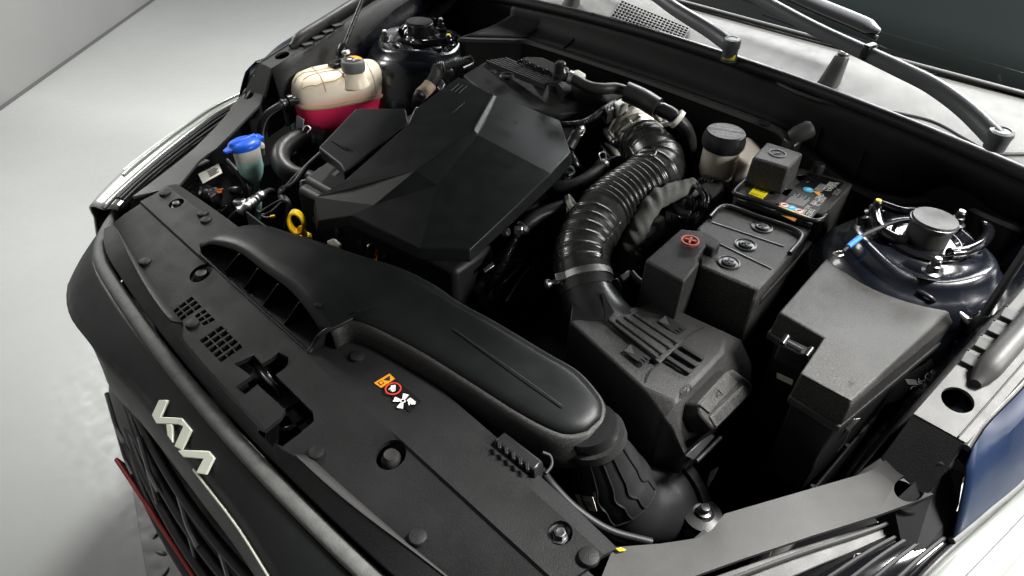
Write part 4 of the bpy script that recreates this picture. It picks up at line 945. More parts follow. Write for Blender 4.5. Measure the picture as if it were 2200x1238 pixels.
# crease lines of the lid
for a, b in (((455, 640), (870, 780)), ((470, 750), (800, 910))): tube('lid_crease', [cB(*a, ZB + .0005), cB(*b, ZB + .0005)], .0016, 'smooth_black', bt, n=6, seg=6)
plug_m = None
for (x, y) in ((745, 668), (650, 770), (553, 872)):
    p = cB(x, y, ZB + .001)
    plg = lathe('vent_plug', p, UP, [(.0165, 0), (.0165, .0012), (.0145, .0016), (.0142, -.001), (.0105, -.001), (.0105, .0024), (.009, .003), (0, .003)], 'smooth_black', bt, n=28)
    box('plug_slot', p + UP * .0033, (.013, .003, .0015), 'bay_black', plg, rot=.6, bevel=.0004); box('plug_slot', p + UP * .0033, (.003, .013, .0015), 'bay_black', plg, rot=.6, bevel=.0004)
# terminal covers
pc = slab('positive_cover', [cB(70, 858, ZB - .004), cB(275, 676, ZB + .018), cB(420, 690, ZB + .020), cB(512, 752, ZB + .018), cB(470, 795, ZB + .016), cB(420, 770, ZB + .016), cB(372, 850, ZB + .012), cB(388, 872, ZB + .010), cB(292, 985, ZB + .004)], .10, 'grain', bt, bevel=.003)
cR = cB(330, 748, ZB + .0185); rx_ = (cB(385, 748, ZB + .0185) - cB(275, 748, ZB + .0185)).length / 2 * .93
lathe('plus_ring', cR - UP * .001, UP, [(rx_ - .002, 0), (rx_, 0), (rx_, .003), (rx_ - .002, .003), (rx_ - .002, 0)], 'plus_red', pc, n=36)
for r_ in (0.35, .35 + math.pi / 2): box('plus_bar', cR + UP * .0012, (rx_ * 1.25, .003, .003), 'plus_red', pc, rot=r_, bevel=.0005)
nc = slab('negative_cover', [cB(690, 262, ZB + .066), cB(775, 172, ZB + .066), cB(985, 240, ZB + .066), cB(905, 325, ZB + .066)], .05, 'battery_top', bt, bevel=.004, flare=.002)
nC = cB(836, 240, ZB + .0675)
lathe('minus_ring', nC - UP * .0015, UP, [(.0125, 0), (.0140, 0), (.0140, .0018), (.0125, .0018), (.0125, 0)], 'smooth_black', nc, n=32)
box('minus_bar', nC, (.016, .0022, .0016), 'smooth_black', nc, rot=1.2, bevel=.0004)
# label sheet with print
ZL = ZB + .0122
cL = lambda x, y, dz=0: q(1560 + x / 6.877, 340 + y / 6.877, ZL + dz)
LB = [cL(770, 700), cL(1230, 215), cL(1740, 370), cL(1260, 895)]
lab = decal('label', LB, 'label_black', bt, .0008)
decal('orange_strip', [cL(745, 735, .0008), cL(780, 705, .0008), cL(1250, 880, .0008), cL(1215, 905, .0008)], 'label_yellow', lab)
slab('orange_strip', [cB(805, 572, ZB + .008), cB(825, 558, ZB + .009), cB(945, 620, ZB + .009), cB(935, 635, ZB + .008)], .0008, 'label_orange', lab, bevel=0)
xl = cL(1230, 215) - cL(770, 700); yl = cL(770, 700) - cL(1260, 895)
def LT(s, x, y, x2, y2, h): o_ = cL(x, y, .0012); xd_ = cL(x2, y2, .0012) - o_; text('lettering', s, o_, xd_, yl, h, 'print_white', lab, width=xd_.length)
LT('DL-80(12V)', 1150, 850, 1275, 720, .0085); LT('C-22802', 1225, 895, 1320, 770, .0085)
LT('80Ah L2B48D', 1310, 700, 1455, 545, .0085); LT('RC 155min', 1370, 715, 1490, 590, .0085)
LT('CCA 800A', 1500, 490, 1600, 365, .0085); LT('CMF(EFB)', 1560, 500, 1690, 375, .0085)
for (x, y, m_) in ((862, 695, 'label_red'), (968, 735, 'label_cyan'), (1075, 780, 'label_red'), (1215, 468, 'label_cyan')):
    c_2 = cL(x, y, .0010); sg = lathe('safety_sign', c_2, UP, [(.0085, 0), (.0085, .0004), (0, .0005)], m_, lab, n=24)
    lathe('sign_face', c_2 + UP * .0003, UP, [(.0062, 0), (.0062, .0004), (0, .0005)], 'print_white' if m_ == 'label_red' else 'label_cyan', sg, n=20)
    box('sign_mark', c_2 + UP * .0011, (.007, .0028, .0004), 'print_black' if m_ == 'label_red' else 'print_white', sg, rot=.9, bevel=0)
mk('safety_triangle', [cL(1280, 485, .0012), cL(1395, 495, .0012), cL(1360, 550, .0012)], [(0, 1, 2)], 'label_orange', lab)
for i in range(13):
    x, y = 880 + i * 21, 640 - i * 2; ln = (90, 130, 100, 140, 80)[i % 5]
    a = cL(x, y + 10 + i * 7, .0010); b = cL(x + ln, y + 10 + i * 7 - ln * .97, .0010); e = yl.normalized() * .0006
    mk('print_line', [a - e, b - e, b + e, a + e], [(0, 1, 2, 3)], 'print_grey', lab)
for i in range(7):
    x, y = 1300 + i * 17, 470 + i * 5; a = cL(x, y, .0010); b = cL(x + 100, y - 97, .0010); e = yl.normalized() * .0006
    mk('print_line', [a - e, b - e, b + e, a + e], [(0, 1, 2, 3)], 'print_grey', lab)
text('moulded_year', '2024', cL(1640, 560, .0008), cL(1720, 460, .0008) - cL(1640, 560, .0008), yl, .009, 'print_grey', bt)
ys = decal('yellow_sticker', [cL(330, 530), cL(490, 345), cL(712, 415), cL(540, 608)], 'label_yellow', bt, .0010)
yc = [cL(420, 465, .0012), cL(500, 375, .0012), cL(590, 405, .0012), cL(515, 500, .0012)]
for k in range(7): 
    v0 = k / 7; mk('bar', [bil(yc, v0, 0), bil(yc, v0 + (.09 if k % 2 else .06), 0), bil(yc, v0 + (.09 if k % 2 else .06), 1), bil(yc, v0, 1)], [(0, 1, 2, 3)], 'print_black', ys)
text('lettering', 'D38', cL(585, 520, .0014), cL(640, 460, .0014) - cL(585, 520, .0014), yl, .0085, 'print_black', ys)
text('lettering', 'EDM2 L15C4', cL(365, 520, .0014), cL(520, 575, .0014) - cL(365, 520, .0014), cL(400, 480, .0014) - cL(365, 520, .0014), .004, 'print_black', ys)
lathe('rear_knob', cB(1062, 342, ZB + .012), UP, [(.011, 0), (.011, .012), (.009, .015), (0, .016)], 'grey_plastic', bt, n=20)
for (x, y) in ((985, 388), (905, 470)):
    lathe('moulded_ring', cB(x, y, ZB + .0122), UP, [(.0115, 0), (.0125, .0012), (.0135, 0)], 'smooth_black', bt, n=28)
# tray with rail on the outboard side
tr_ = thing('battery_tray', q(1750, 500, .6), 'black battery tray rail along the outboard side of the battery', 'tray')
slab('rail', [cB(980, 860, .80), cB(1255, 535, .80), cB(1270, 545, .80), cB(1000, 860, .80)], .03, 'grain', tr_, bevel=.002)
slab('rail_step', [cB(1020, 740, .815), cB(1110, 640, .815), cB(1180, 640, .80), cB(985, 860, .80)], .03, 'smooth_black', tr_, bevel=.002)
slab('tray_floor', [cB(40, 900, .69), cB(500, 500, .69), cB(1290, 500, .69), cB(760, 1130, .69)], .02, 'bay_black', tr_, bevel=.003)
slab('front_guard', [cB(505, 990, .79), cB(740, 1090, .79), cB(770, 1130, .76), cB(740, 1140, .76), cB(500, 1040, .76)], .06, 'grain_dark', tr_, bevel=.004)
# ================================================================== BRAKE RESERVOIR
br = thing('brake_reservoir', q(1565, 360, .7), 'translucent brake fluid reservoir with black knurled cap behind the battery', 'reservoir')
bc = q(1560, 283, .945)
cpb = lathe('cap', V((bc.x, bc.y, .918)), UP, [(.0335, -.002), (.036, .002), (.036, .014), (.0335, .022), (.0325, .026), (.030, .027), (0, .027)], 'smooth_black', br, n=44, wob=lambda k, n: 1 + (.02 if k % 6 < 3 else 0))
lathe('cap_face', V((bc.x, bc.y, .9452)), UP, [(.0315, 0), (.0315, .001), (0, .0012)], 'battery_top', cpb, n=36)
xr = V((.80, .42, 0)).normalized(); yr = V((-xr.y, xr.x, 0))
for k, s in enumerate(('WARNING CLEAN', 'FILLER CAP BEFORE', 'REMOVING USE ONLY', 'DOT4 FLUID FROM', 'SEALED BOTTLE')):
    wdt = (.036, .048, .052, .046, .034)[k]
    text('lettering', s, V((bc.x, bc.y, .9466)) - xr * wdt / 2 + yr * (.0150 - k * .0085), xr, yr, .0045, 'print_grey', cpb, width=wdt)
box('cap_bar', V((bc.x, bc.y, .9468)) + yr * .0015, (.058, .0014, .001), 'smooth_black', cpb, rot=math.atan2(xr.y, xr.x), bevel=.0003)
lathe('neck', V((bc.x, bc.y, .86)), UP, [(.026, 0), (.031, .015), (.031, .058)], 'reservoir', br, n=32)
lathe('lower_neck', V((bc.x + .002, bc.y + .002, .78)), UP, [(.020, 0), (.020, .06), (.027, .082)], 'reservoir', br, n=28)
slab('body', Q([(1575, 300, .905), (1605, 290, .905), (1635, 305, .90), (1640, 325, .89), (1615, 350, .885), (1580, 345, .885)]), .07, 'reservoir', br, bevel=.014, seg=4)
# ================================================================== ENGINE CONTROL PLUGS
eu = thing('engine_computer_plugs', q(1500, 440, .7), 'ribbed engine computer plugs with wires beside the battery', 'connector')
slab('lever_cover', Q([(1492, 392, .865), (1508, 372, .872), (1552, 384, .868), (1556, 402, .862), (1530, 425, .858)]), .035, 'grey_plastic', eu, bevel=.004)
for k in range(4): slab('lever_rib', Q([(1503 + 7 * k, 384 + 2.0 * k, .874), (1512 + 7 * k, 374 + 2 * k, .876), (1516 + 7 * k, 375 + 2 * k, .876), (1507 + 7 * k, 385.5 + 2 * k, .874)]), .003, 'smooth_black', eu, bevel=.0005)
slab('lower_plug', Q([(1432, 440, .84), (1470, 415, .845), (1502, 428, .84), (1480, 470, .83), (1440, 480, .82)]), .05, 'smooth_black', eu, bevel=.004)
slab('plug_shell', Q([(1440, 418, .85), (1462, 400, .855), (1490, 410, .85), (1470, 430, .845)]), .03, 'dark_steel', eu, bevel=.004)
random.seed(3)
for k in range(9):
    x = 1478 + k * 5; tube('wire', Q([(x, 418 + k * 2, .862), (x + random.uniform(-3, 3), 432 + k * 2, .858), (x - 6, 450 + k * 1.5, .84)]), .0017, 'smooth_black' if k % 3 else 'paint_navy', eu, n=10, seg=6)
    x = 1432 + k * 4; tube('wire', Q([(x, 455 + k * 1.5, .845), (x + random.uniform(-3, 3), 470, .84), (x + 6, 490, .82)]), .0016, 'smooth_black', eu, n=10, seg=6)
tube('cable_tie', Q([(1488, 398, .872), (1500, 406, .874), (1512, 424, .868), (1510, 440, .858)]), .0035, 'smooth_black', eu, n=14, seg=8)
tube('cable_tie', Q([(1493, 392, .872), (1508, 404, .875), (1520, 420, .868), (1520, 436, .858)]), .003, 'smooth_black', eu, n=14, seg=8)
slab('side_rail', Q([(1470, 475, .83), (1545, 412, .845), (1549, 416, .845), (1476, 482, .83)]), .02, 'smooth_black', eu, bevel=.001)
hs = thing('cloth_harness', q(1390, 500, .65), 'thick cloth wrapped grey harness arching over beside the intake hose', 'wiring')
HS = Q([(1350, 585, .74), (1352, 550, .775), (1365, 505, .81), (1385, 462, .84), (1410, 430, .856), (1450, 412, .862), (1492, 402, .862)])
def hsr(t): return .0185 + .0014 * math.sin(t * 40) + .0010 * math.sin(t * 97 + 1) - .003 * t
random.seed(11)
hpath = spline(HS, 90); HT2, HF2 = frames(hpath); rows = []
ph_ = [(random.uniform(3, 14), random.uniform(0, 6), random.randint(1, 4), random.uniform(.0004, .0011)) for _ in range(9)]
for i_, p_ in enumerate(hpath):
    t_ = i_ / 89; u_, v__ = HF2[i_]; r_row = []
    for k in range(24):
        a_ = 2 * math.pi * k / 24; rr = .0190 - .003 * t_ + sum(am * math.sin(fq * 6.3 * t_ + f0_ + na * a_) for fq, f0_, na, am in ph_)
        r_row.append(p_ + (u_ * math.cos(a_) + v__ * math.sin(a_)) * rr)
    rows.append(r_row)
vs, fs = grid(rows, close_u=True); mk('cloth_wrap', vs, fs, 'sleeve', hs, smooth=60)
tube('cloth_branch', Q([(1372, 520, .79), (1398, 500, .80), (1425, 478, .805)]), .018, 'sleeve', hs, n=24, seg=18)
ml = thing('flow_sensor_lead', q(1380, 610, .7), 'black flow sensor plug and lead on the neck of the filter box', 'connector')
slab('plug', Q([(1330, 592, .815), (1352, 578, .815), (1360, 588, .81), (1340, 606, .81)]), .02, 'smooth_black', ml, bevel=.002)
slab('sensor', Q([(1310, 600, .815), (1328, 596, .818), (1338, 618, .808), (1335, 632, .80), (1312, 622, .806)]), .02, 'smooth_black', ml, bevel=.002)
tube('lead', Q([(1356, 586, .81), (1375, 605, .805), (1405, 618, .80), (1425, 635, .79), (1430, 648, .77)]), .0055, 'rubber', ml, n=30, seg=10)
# ================================================================== FUSE BOX
fb = thing('fuse_box', q(1850, 720, .65), 'square black grained fuse box with lightning mark on its lid', 'fuse box')
cF = lambda x, y, z: q(1600 + x / 2.135, 520 + y / 2.135, z)
ZF = .872
tp6 = [cF(385, 66, ZF - .012), cF(735, 208, ZF - .010), cF(735, 222, ZF - .004), cF(885, 288, ZF - .004), cF(970, 328, ZF - .006), cF(972, 350, ZF - .008), cF(482, 735, ZF - .008), cF(255, 602, ZF), cF(365, 440, ZF), cF(158, 322, ZF)]
# lid as a top with a fold along the rear
v_ = [cF(158, 322, ZF - .004), cF(350, 102, ZF), cF(930, 320, ZF), cF(490, 728, ZF), cF(255, 602, ZF - .003), cF(365, 440, ZF), cF(385, 66, ZF - .010), cF(740, 212, ZF - .010), cF(885, 288, ZF - .006), cF(972, 332, ZF - .008), cF(975, 352, ZF - .012), cF(480, 760, ZF - .010)]
outl6 = [0, 1, 6, 7, 8, 9, 10, 11, 4, 5]
b6 = []
for i in outl6:
    p = v_[i]; b6.append(V((p.x, p.y, ZF - .042)))
cc6 = sum(b6, V((0, 0, 0))) / len(b6); b6 = [p + (p - cc6).normalized() * .003 for p in b6]
fs6 = [(0, 1, 2, 5), (5, 2, 3, 4), (1, 6, 7, 8, 2), (2, 8, 9), (2, 9, 10), (2, 10, 11, 3), (3, 11, 4)]
nb6 = len(v_)
for k in range(len(outl6)): fs6.append((outl6[k], outl6[(k + 1) % len(outl6)], nb6 + (k + 1) % len(outl6), nb6 + k))
fs6.append(tuple(nb6 + k for k in range(len(outl6))))
lid6 = mk('lid', v_ + b6, fs6, 'fuse_grain', fb, bevel=.004, seg=3, smooth=30)
slab('lid_flange', [p + (p - cc6).normalized() * .003 + UP * .003 for p in b6], .012, 'grain', fb, bevel=.003)
slab('base', [cc6 + (p - cc6) * .90 for p in b6], .17, 'bay_black', fb, bevel=.006, flare=-.012)
pz6 = ZF + .0006
mk('lightning_mark', [cF(500, 622, pz6), cF(482, 640, pz6), cF(508, 642, pz6), cF(470, 662, pz6), cF(496, 655, pz6), cF(474, 640, pz6)], [(0, 1, 5), (1, 2, 4, 5), (2, 3, 4)], 'print_black', lid6)
# front latch, side tag, rear latch loop
lt = slab('latch', [cF(158, 465, ZF - .02), cF(185, 430, ZF - .016), cF(312, 490, ZF - .016), cF(290, 530, ZF - .02)], .03, 'smooth_black', fb, bevel=.003)
tube('latch_bar', [cF(195, 462, ZF - .006), cF(262, 500, ZF - .006)], .0035, 'dark_steel', lt, n=5, seg=8)
for a, b in (((172, 468), (196, 432)), ((280, 525), (308, 488))): tube('latch_ear', [cF(*a, ZF - .012), cF(*b, ZF - .008)], .004, 'smooth_black', lt, n=5, seg=8)
tube('latch_loop', [cF(738, 226, ZF + .001), cF(755, 208, ZF + .008), cF(805, 228, ZF + .012), cF(860, 262, ZF + .010), cF(868, 285, ZF)], .003, 'smooth_black', fb, n=24, seg=8)
tube('latch_loop', [cF(745, 215, ZF - .004), cF(780, 190, ZF + .006), cF(802, 172, ZF + .008)], .0025, 'smooth_black', fb, n=10, seg=8)
decal('white_tag', [cF(148, 598, .815), cF(222, 632, .81), cF(218, 655, .80), cF(148, 622, .80)], 'label_white', fb, .001)
# bracket text plate behind the fuse box
pl = thing('side_bracket_plate', q(1960, 840, .7), 'dark bracket plate with moulded marks under the outboard fuse box edge', 'bracket')
slab('plate', [cF(730, 620, .80), cF(860, 535, .82), cF(885, 620, .78), cF(800, 690, .75), cF(640, 740, .75)], .004, 'grain', pl, bevel=.001)
text('moulded_marks', 'PA 6-GF', cF(745, 690, .781), cF(825, 640, .796) - cF(745, 690, .781), cF(738, 660, .79) - cF(745, 690, .781), .009, 'print_grey', pl)
box('slot', cF(765, 645, .797), (.014, .010, .002), 'bay_black', pl, rot=.7, bevel=0)
# loose metal clips down in the gap
for nm, pts, lbl in (('metal_bracket', [(1745, 968, .68), (1770, 950, .69), (1785, 962, .69), (1765, 975, .68)], 'small dark steel bracket low in the gap below the fuse box'), ('crumpled_strap', [(1793, 985, .66), (1803, 970, .67), (1818, 990, .66), (1815, 1002, .65)], 'crumpled shiny metal strap end hanging below the fuse box corner')):
    g = slab(nm, Q(pts), .012, 'dark_steel', None, bevel=.002); tag(g, lbl, 'bracket')
tg = thing('support_stay', q(1830, 930, .68), 'bright thin metal stay under the front corner of the fuse box', 'bracket')
tube('rod', Q([(1797, 968, .70), (1812, 945, .72), (1822, 925, .74)]), .0028, 'steel', tg, n=10, seg=8)
slab('serrated_plate', Q([(1812, 918, .77), (1835, 900, .78), (1850, 898, .78), (1824, 926, .765)]), .003, 'steel', tg, bevel=.0006)
# ================================================================== STRUT TOWERS (one each side)
def strut(s):
    side = 'driver' if s > 0 else 'passenger'
    st = thing('strut_tower', mx((.567, .886, .55), s), 'glossy navy strut tower with grey damper cap and blue taped lead, beside the ' + ('fuse box' if s > 0 else 'expansion tank'), 'strut tower', 'strut towers')
    C = V((.567, .886, 0)); A = lambda p: mx(p, s)
    # pressed dome with lobes
    rows = []
    for r, z in ((.165, .50), (.160, .70), (.150, .79), (.138, .838), (.124, .868), (.112, .882), (.104, .884), (.100, .896), (.094, .903), (.086, .903), (.080, .897), (.066, .896), (.060, .903), (.050, .904), (.045, .902)):
        rows.append([A(C + V((math.cos(a) * r * (1.0 if abs(math.cos(a)) < .5 else 1.0), math.sin(a) * r, z + (.006 * math.cos(3 * a + .6) if r < .14 and r > .06 else 0)))) for a in [2 * math.pi * k / 48 for k in range(48)]])
    vs, fs = grid(rows, close_u=True); fs.append(tuple((len(rows) - 1) * 48 + k for k in range(48)))
    mk('dome', vs, fs, 'paint_navy', st, smooth=60)
    c0 = A(C)
    lathe('bearing_plate', c0 + UP * .905, UP, [(.055, -.004), (.055, .003), (.048, .006), (.046, .006), (.042, .003), (.036, .003)], 'gloss_black', st, n=36)
    cpx = lathe('damper_cap', c0 + UP * .903, UP, [(.0285, 0), (.0285, .032), (.0305, .034), (.0310, .038), (.0295, .0415), (.022, .0420), (.012, .0405), (0, .0395)], 'grey_plastic' if s > 0 else 'smooth_black', st, n=36)
    lathe('cap_crimp', c0 + UP * .9385, UP, [(.0300, -.003), (.0318, -.002), (.0318, .002), (.0300, .003)], 'dark_steel', cpx, n=36)
    for (px, py) in ((1896, 452), (2001, 536), (2078, 459)):
        p = q(px, py, .918); d = (V((p.x, p.y, 0)) - C).normalized(); p = C + d * .083; p.z = .905
        lathe('flange_nut', A(p), UP, [(.013, 0), (.013, .003), (.0085, .005), (.008, .014), (.006, .015), (.006, .022), (.004, .024), (0, .024)], 'dark_steel', st, n=12, smooth=30)
        lathe('stud_tip', A(p) + UP * .0225, UP, [(.0045, 0), (.0045, .003), (0, .004)], 'label_yellow' if px < 1950 else 'alu', st, n=10)
    # bent stiffening beads and brackets
    def bead(l, r, m='gloss_black', nm='bead'): tube(nm, [A(q(*p)) for p in l], r, m, st, n=40, seg=10)
    bead([(1845, 472, .905), (1846, 500, .895), (1858, 525, .885), (1880, 545, .875), (1900, 556, .868)], .005)
    bead([(2103, 538, .895), (2114, 565, .88), (2119, 588, .872), (2105, 607, .865), (2060, 615, .862), (2018, 617, .86)], .0055)
    bead([(2040, 545, .915), (2075, 540, .916), (2105, 525, .915), (2122, 505, .913), (2120, 490, .912), (2108, 485, .912)], .0085, 'gloss_black', 'plate_lobe')
    bead([(1880, 445, .913), (1890, 490, .913), (1915, 510, .912), (1945, 520, .911)], .009, 'gloss_black', 'plate_lobe')
    bead([(1895, 440, .912), (1930, 452, .913), (1950, 455, .913)], .007, 'gloss_black', 'plate_lobe')
    # lead with blue tape
    tube('lead_boot', [A(q(1985, 478, .922)), A(q(1958, 473, .922))], 0, 'rubber', st, n=40, seg=14, rf=lambda t: .0115 - .004 * t + .0012 * math.sin(t * 45))
    if s > 0:
        W = Q([(1960, 473, .922), (1925, 478, .925), (1890, 490, .92), (1855, 506, .915), (1832, 522, .91), (1812, 540, .905)])
    else:
        W = [c3(1390, 270, .925), c3(1360, 340, .91), c3(1320, 430, .89), c3(1290, 500, .87), c3(1275, 570, .85), c3(1280, 640, .82)]
    w1 = spline(W, 60); tube('lead', w1, .0026, 'bay_black', st, raw=True, seg=8)
    k0, k1 = (42, 55) if s > 0 else (32, 46)
    tube('blue_tape', w1[k0:k1], .0040, 'blue_tape', st, raw=True, seg=12)
    if s > 0: tube('ring_terminal', Q([(1812, 540, .905), (1790, 544, .90), (1800, 550, .90), (1812, 548, .90)]), .0015, 'alu', st, n=12, seg=6)
    else:
        tube('plug', [c3(1280, 620, .83), c3(1275, 690, .80)], .007, 'smooth_black', st, n=6, seg=10); tube('red_lead', [c3(1275, 700, .80), c3(1268, 800, .76)], .0025, 'plus_red', st, n=6, seg=6)
    return st
strut(1); strut(-1)
# inner wings of the body
for s in (1, -1):
    lab_ = 'navy painted inner wing panel beside the ' + ('fuse box' if s > 0 else 'expansion tank')
    rows = []
    for x, z in ((.60, .35), (.63, .62), (.655, .76), (.675, .83), (.695, .865), (.715, .875)):
        rows.append([mx((x + .02 * (y - .5), y, z + .18 * max(0, y - .55)), s) for y in [.565 + .085 * k for k in range(10)]])
    vs, fs = grid(rows); o = mk('inner_wing', vs, fs, 'paint_navy', None, smooth=50, solid=.003); tag(o, lab_, 'body panel', 'inner wings')
# ================================================================== SIDE COVERS, FENDERS, HEADLAMPS (mirrored pairs)
def zc(y): return .884 + .23 * (y - .557)
def xi(y): return .672 + .11 * (y - .557)
def xo(y): return .727 + .13 * (y - .557)
def sidecover(s):
    A = lambda p: mx(p, s); w = 'driver' if s > 0 else 'passenger'
    nb_ = 'blue fender' if s > 0 else 'expansion tank'
    sc_ = thing('fender_cover', A((.70, .56, .78)), 'grey black plastic trim strip with round hole along the ' + ('blue fender by the fuse box' if s > 0 else 'far fender behind the expansion tank'), 'trim', 'fender trim strips')
    ysl = [.556 + .05 * k for k in range(14)]
    # plate as closed solid with a hole
    ne = len(ysl); top = [A((xi(y), y, zc(y))) for y in ysl] + [A((xo(y), y, zc(y) - .001)) for y in reversed(ysl)]
    v = [A((xi(y), y, zc(y))) for y in ysl] + [A((xo(y), y, zc(y) - .001)) for y in ysl]
    v += [p - UP * .004 for p in v]; f = []
    N = 2 * ne
    for k in range(ne - 1):
        f += [(k, k + 1, ne + k + 1, ne + k), (N + k, N + ne + k, N + ne + k + 1, N + k + 1), (k, N + k, N + k + 1, k + 1), (ne + k, ne + k + 1, N + ne + k + 1, N + ne + k)]
    f += [(0, ne, N + ne, N), (ne - 1, N + ne - 1, N + 2 * ne - 1, 2 * ne - 1)]
    pl_ = mk('top_plate', v, f, 'grey_plastic', sc_)
    hc = A((.700, .601, .894)); cut(pl_, [(circ(hc, .0165, 28, .0165), .03, .04)])
    lathe('hole_bolt', hc - UP * .035 + V((0, .003, 0)), UP, [(.009, 0), (.009, .004), (.006, .005), (.006, .012), (.003, .014), (0, .014)], 'steel', sc_, n=12)
    lathe('hole_well', hc - UP * .052, UP, [(0, -.001), (.022, 0), (.022, .036), (.020, .038)], 'bay_black', sc_, n=28, cap=False)
    # front face stepping down to the lamp bracket
    vs_ = [A(p) for p in ((.672, .556, .883), (.727, .556, .882), (.7225, .508, .829), (.668, .524, .829))]
    slab('front_face', vs_, 0, 'grain_dark', sc_, bevel=.001, bottom=[p + V((0, .004, -.003)) for p in vs_])
    # inner skirt
    rows = [[A((xi(y), y, zc(y) - .0005)) for y in ysl], [A((xi(y) - .012, y, zc(y) - .05)) for y in ysl], [A((xi(y) - .02, y, zc(y) - .13)) for y in ysl]]
    vs, fs = grid(rows); mk('skirt', vs, fs, 'grain', sc_, smooth=50, solid=.003)
    for k, y in enumerate((.660, .690, .720, .750)):
        box('step_rib', A((xi(y) + .014, y, zc(y) + .0012)), (.030, .024, .003), 'grey_plastic', sc_, bevel=.0008)
        box('rib_gap', A((xi(y) + .014, y + .0145, zc(y) + .0016)), (.030, .002, .003), 'bay_black', sc_, bevel=0)
    tube('moulded_line', [A((xo(y) - .009, y, zc(y) + .0002)) for y in (.557, .6, .7, .8, .95)], .0009, 'bay_black', sc_, n=20, seg=6)
    # rubber bulb seal along the outer edge
    sl = [A((.703 + .12 * (y - .6), y, zc(y) + (.010 if y > .64 else .004))) for y in (.628, .64, .66, .72, .82, .95, 1.1)]
    tube('bulb_seal', sl, 0, 'grey_plastic', sc_, n=50, seg=16, rf=lambda t: .0135 * min(1, .45 + 12 * t))
    # block under the front face with drain notch
    slab('clip_block', [A(p) for p in ((.716, .55, .868), (.728, .553, .868), (.728, .535, .858), (.714, .532, .858))], .012, 'smooth_black', sc_, bevel=.002)
    # ---------------- lamp bracket
    lbk = thing('headlamp_bracket', A((.63, .36, .74)), 'grey black plastic headlamp mounting panel at the ' + ('near driver side corner' if s > 0 else 'far corner beside the washer filler'), 'panel', 'headlamp panels')
    ine = [q(1318, 1176, .784), q(1420, 1168, .786), q(1500, 1156, .789), q(1530, 1138, .792), q(1557, 1104, .798), q(1715, 1058, .807), q(1860, 1016, .816), q(1880, 1006, .821), q(1908, 984, .834)]
    oue = [q(1260, 1320, .782), q(1370, 1282, .784), q(1470, 1246, .787), q(1530, 1224, .789), q(1600, 1199, .792), q(1745, 1151, .802), q(1885, 1107, .815), q(1960, 1080, .826), q(2005, 1062, .834)]
    rws = [[A(a_.lerp(b_, t)) for a_, b_ in zip(ine, oue)] for t in (0, .5, 1)]
    vs, fs = grid(rws); nv = len(vs); wv = len(ine)
    rg = list(range(wv)) + [wv * i + wv - 1 for i in (1, 2)] + [2 * wv + j for j in range(wv - 2, -1, -1)] + [wv]
    f = fs + [tuple(nv + i for i in reversed(t)) for t in fs] + [(rg[i], rg[(i + 1) % len(rg)], nv + rg[(i + 1) % len(rg)], nv + rg[i]) for i in range(len(rg))]
    pnl = mk('panel', vs + [p - UP * .005 for p in vs], f, 'grey_plastic', lbk, smooth=25)
    h2 = A((.706, .507, .834)); cut(pnl, [(circ(h2, .0135, 24, .0155), .03, .03)])
    lathe('hole_well', h2 - UP * .055, UP, [(.0, -.001), (.022, 0), (.022, .034), (.021, .036)], 'bay_black', lbk, n=24, cap=False)
    # recessed shelf beyond the panel
    sh = [A(p) for p in Q([(1330, 1310, .765), (1500, 1250, .768), (1700, 1180, .778), (1885, 1122, .79), (1985, 1078, .80), (2012, 1100, .795), (1910, 1155, .785), (1760, 1215, .772), (1560, 1300, .764), (1400, 1350, .762)])]
    slab('shelf', sh, .006, 'grey_plastic', lbk, bevel=.001)
    tube('shelf_ridge', [A(p) for p in Q([(1480, 1278, .770), (1700, 1195, .782), (1880, 1135, .792), (1970, 1095, .801)])], .0022, 'grey_plastic', lbk, n=16, seg=6)
    tube('moulded_box', [A(p) for p in Q([(1836, 1192, .7835), (1834, 1203, .7825), (1852, 1200, .7835), (1856, 1190, .7845), (1840, 1191, .784)])], .0009, 'smooth_black', lbk, n=20, seg=6)
    # foot tab next to the elbow mount
    slab('tab', [A(p) for p in Q([(1480, 1165, .783), (1515, 1135, .784), (1522, 1148, .786), (1490, 1170, .784)])], .004, 'grey_plastic', lbk, bevel=.001)
    # ---------------- headlamp
    hp_ = thing('headlamp', A((.73, .32, .6)), 'clear headlamp with bright reflector at the ' + ('bottom right corner beside the blue fender' if s > 0 else 'far corner beyond the washer filler'), 'headlamp', 'headlamps')
    ribs_in = spline([V(p) for p in ((.560, .150, .746), (.578, .178, .750), (.605, .225, .757), (.647, .312, .767), (.689, .420, .780), (.729, .505, .790))], 34)
    inner = spline([V(p) for p in ((.612, .138, .732), (.640, .180, .738), (.690, .275, .752), (.742, .395, .770), (.764, .490, .788), (.800, .645, .79), (.83, .80, .80))], 44)
    outer = spline([V(p) for p in ((.662, .124, .697), (.702, .158, .698), (.750, .215, .702), (.795, .32, .718), (.818, .42, .735), (.836, .54, .75), (.852, .68, .765), (.868, .80, .78))], 44)
    vs, fs = grid([[A(a.lerp(b, t) + UP * .006 * math.sin(math.pi * t)) for a, b in zip(ribs_in, spline(inner[:32], 34))] for t in (0, .25, .5, .75, 1)]); mk('black_trim', vs, fs, 'gloss_black', hp_, smooth=60, solid=.003)
    for t in (.2, .4, .6, .8): tube('trim_rib', [A(a.lerp(b, t) + UP * (.007 * math.sin(math.pi * t) + .001)) for a, b in zip(ribs_in, spline(inner[:32], 34))][2:32], .0024, 'bay_black', hp_, raw=True, seg=6)
    rows = []
    for k in range(8):
        t = k / 7; rows.append([A(a.lerp(b, t) + V((.010, -.008, .016)) * math.sin(math.pi * t)) for a, b in zip(inner, outer)])
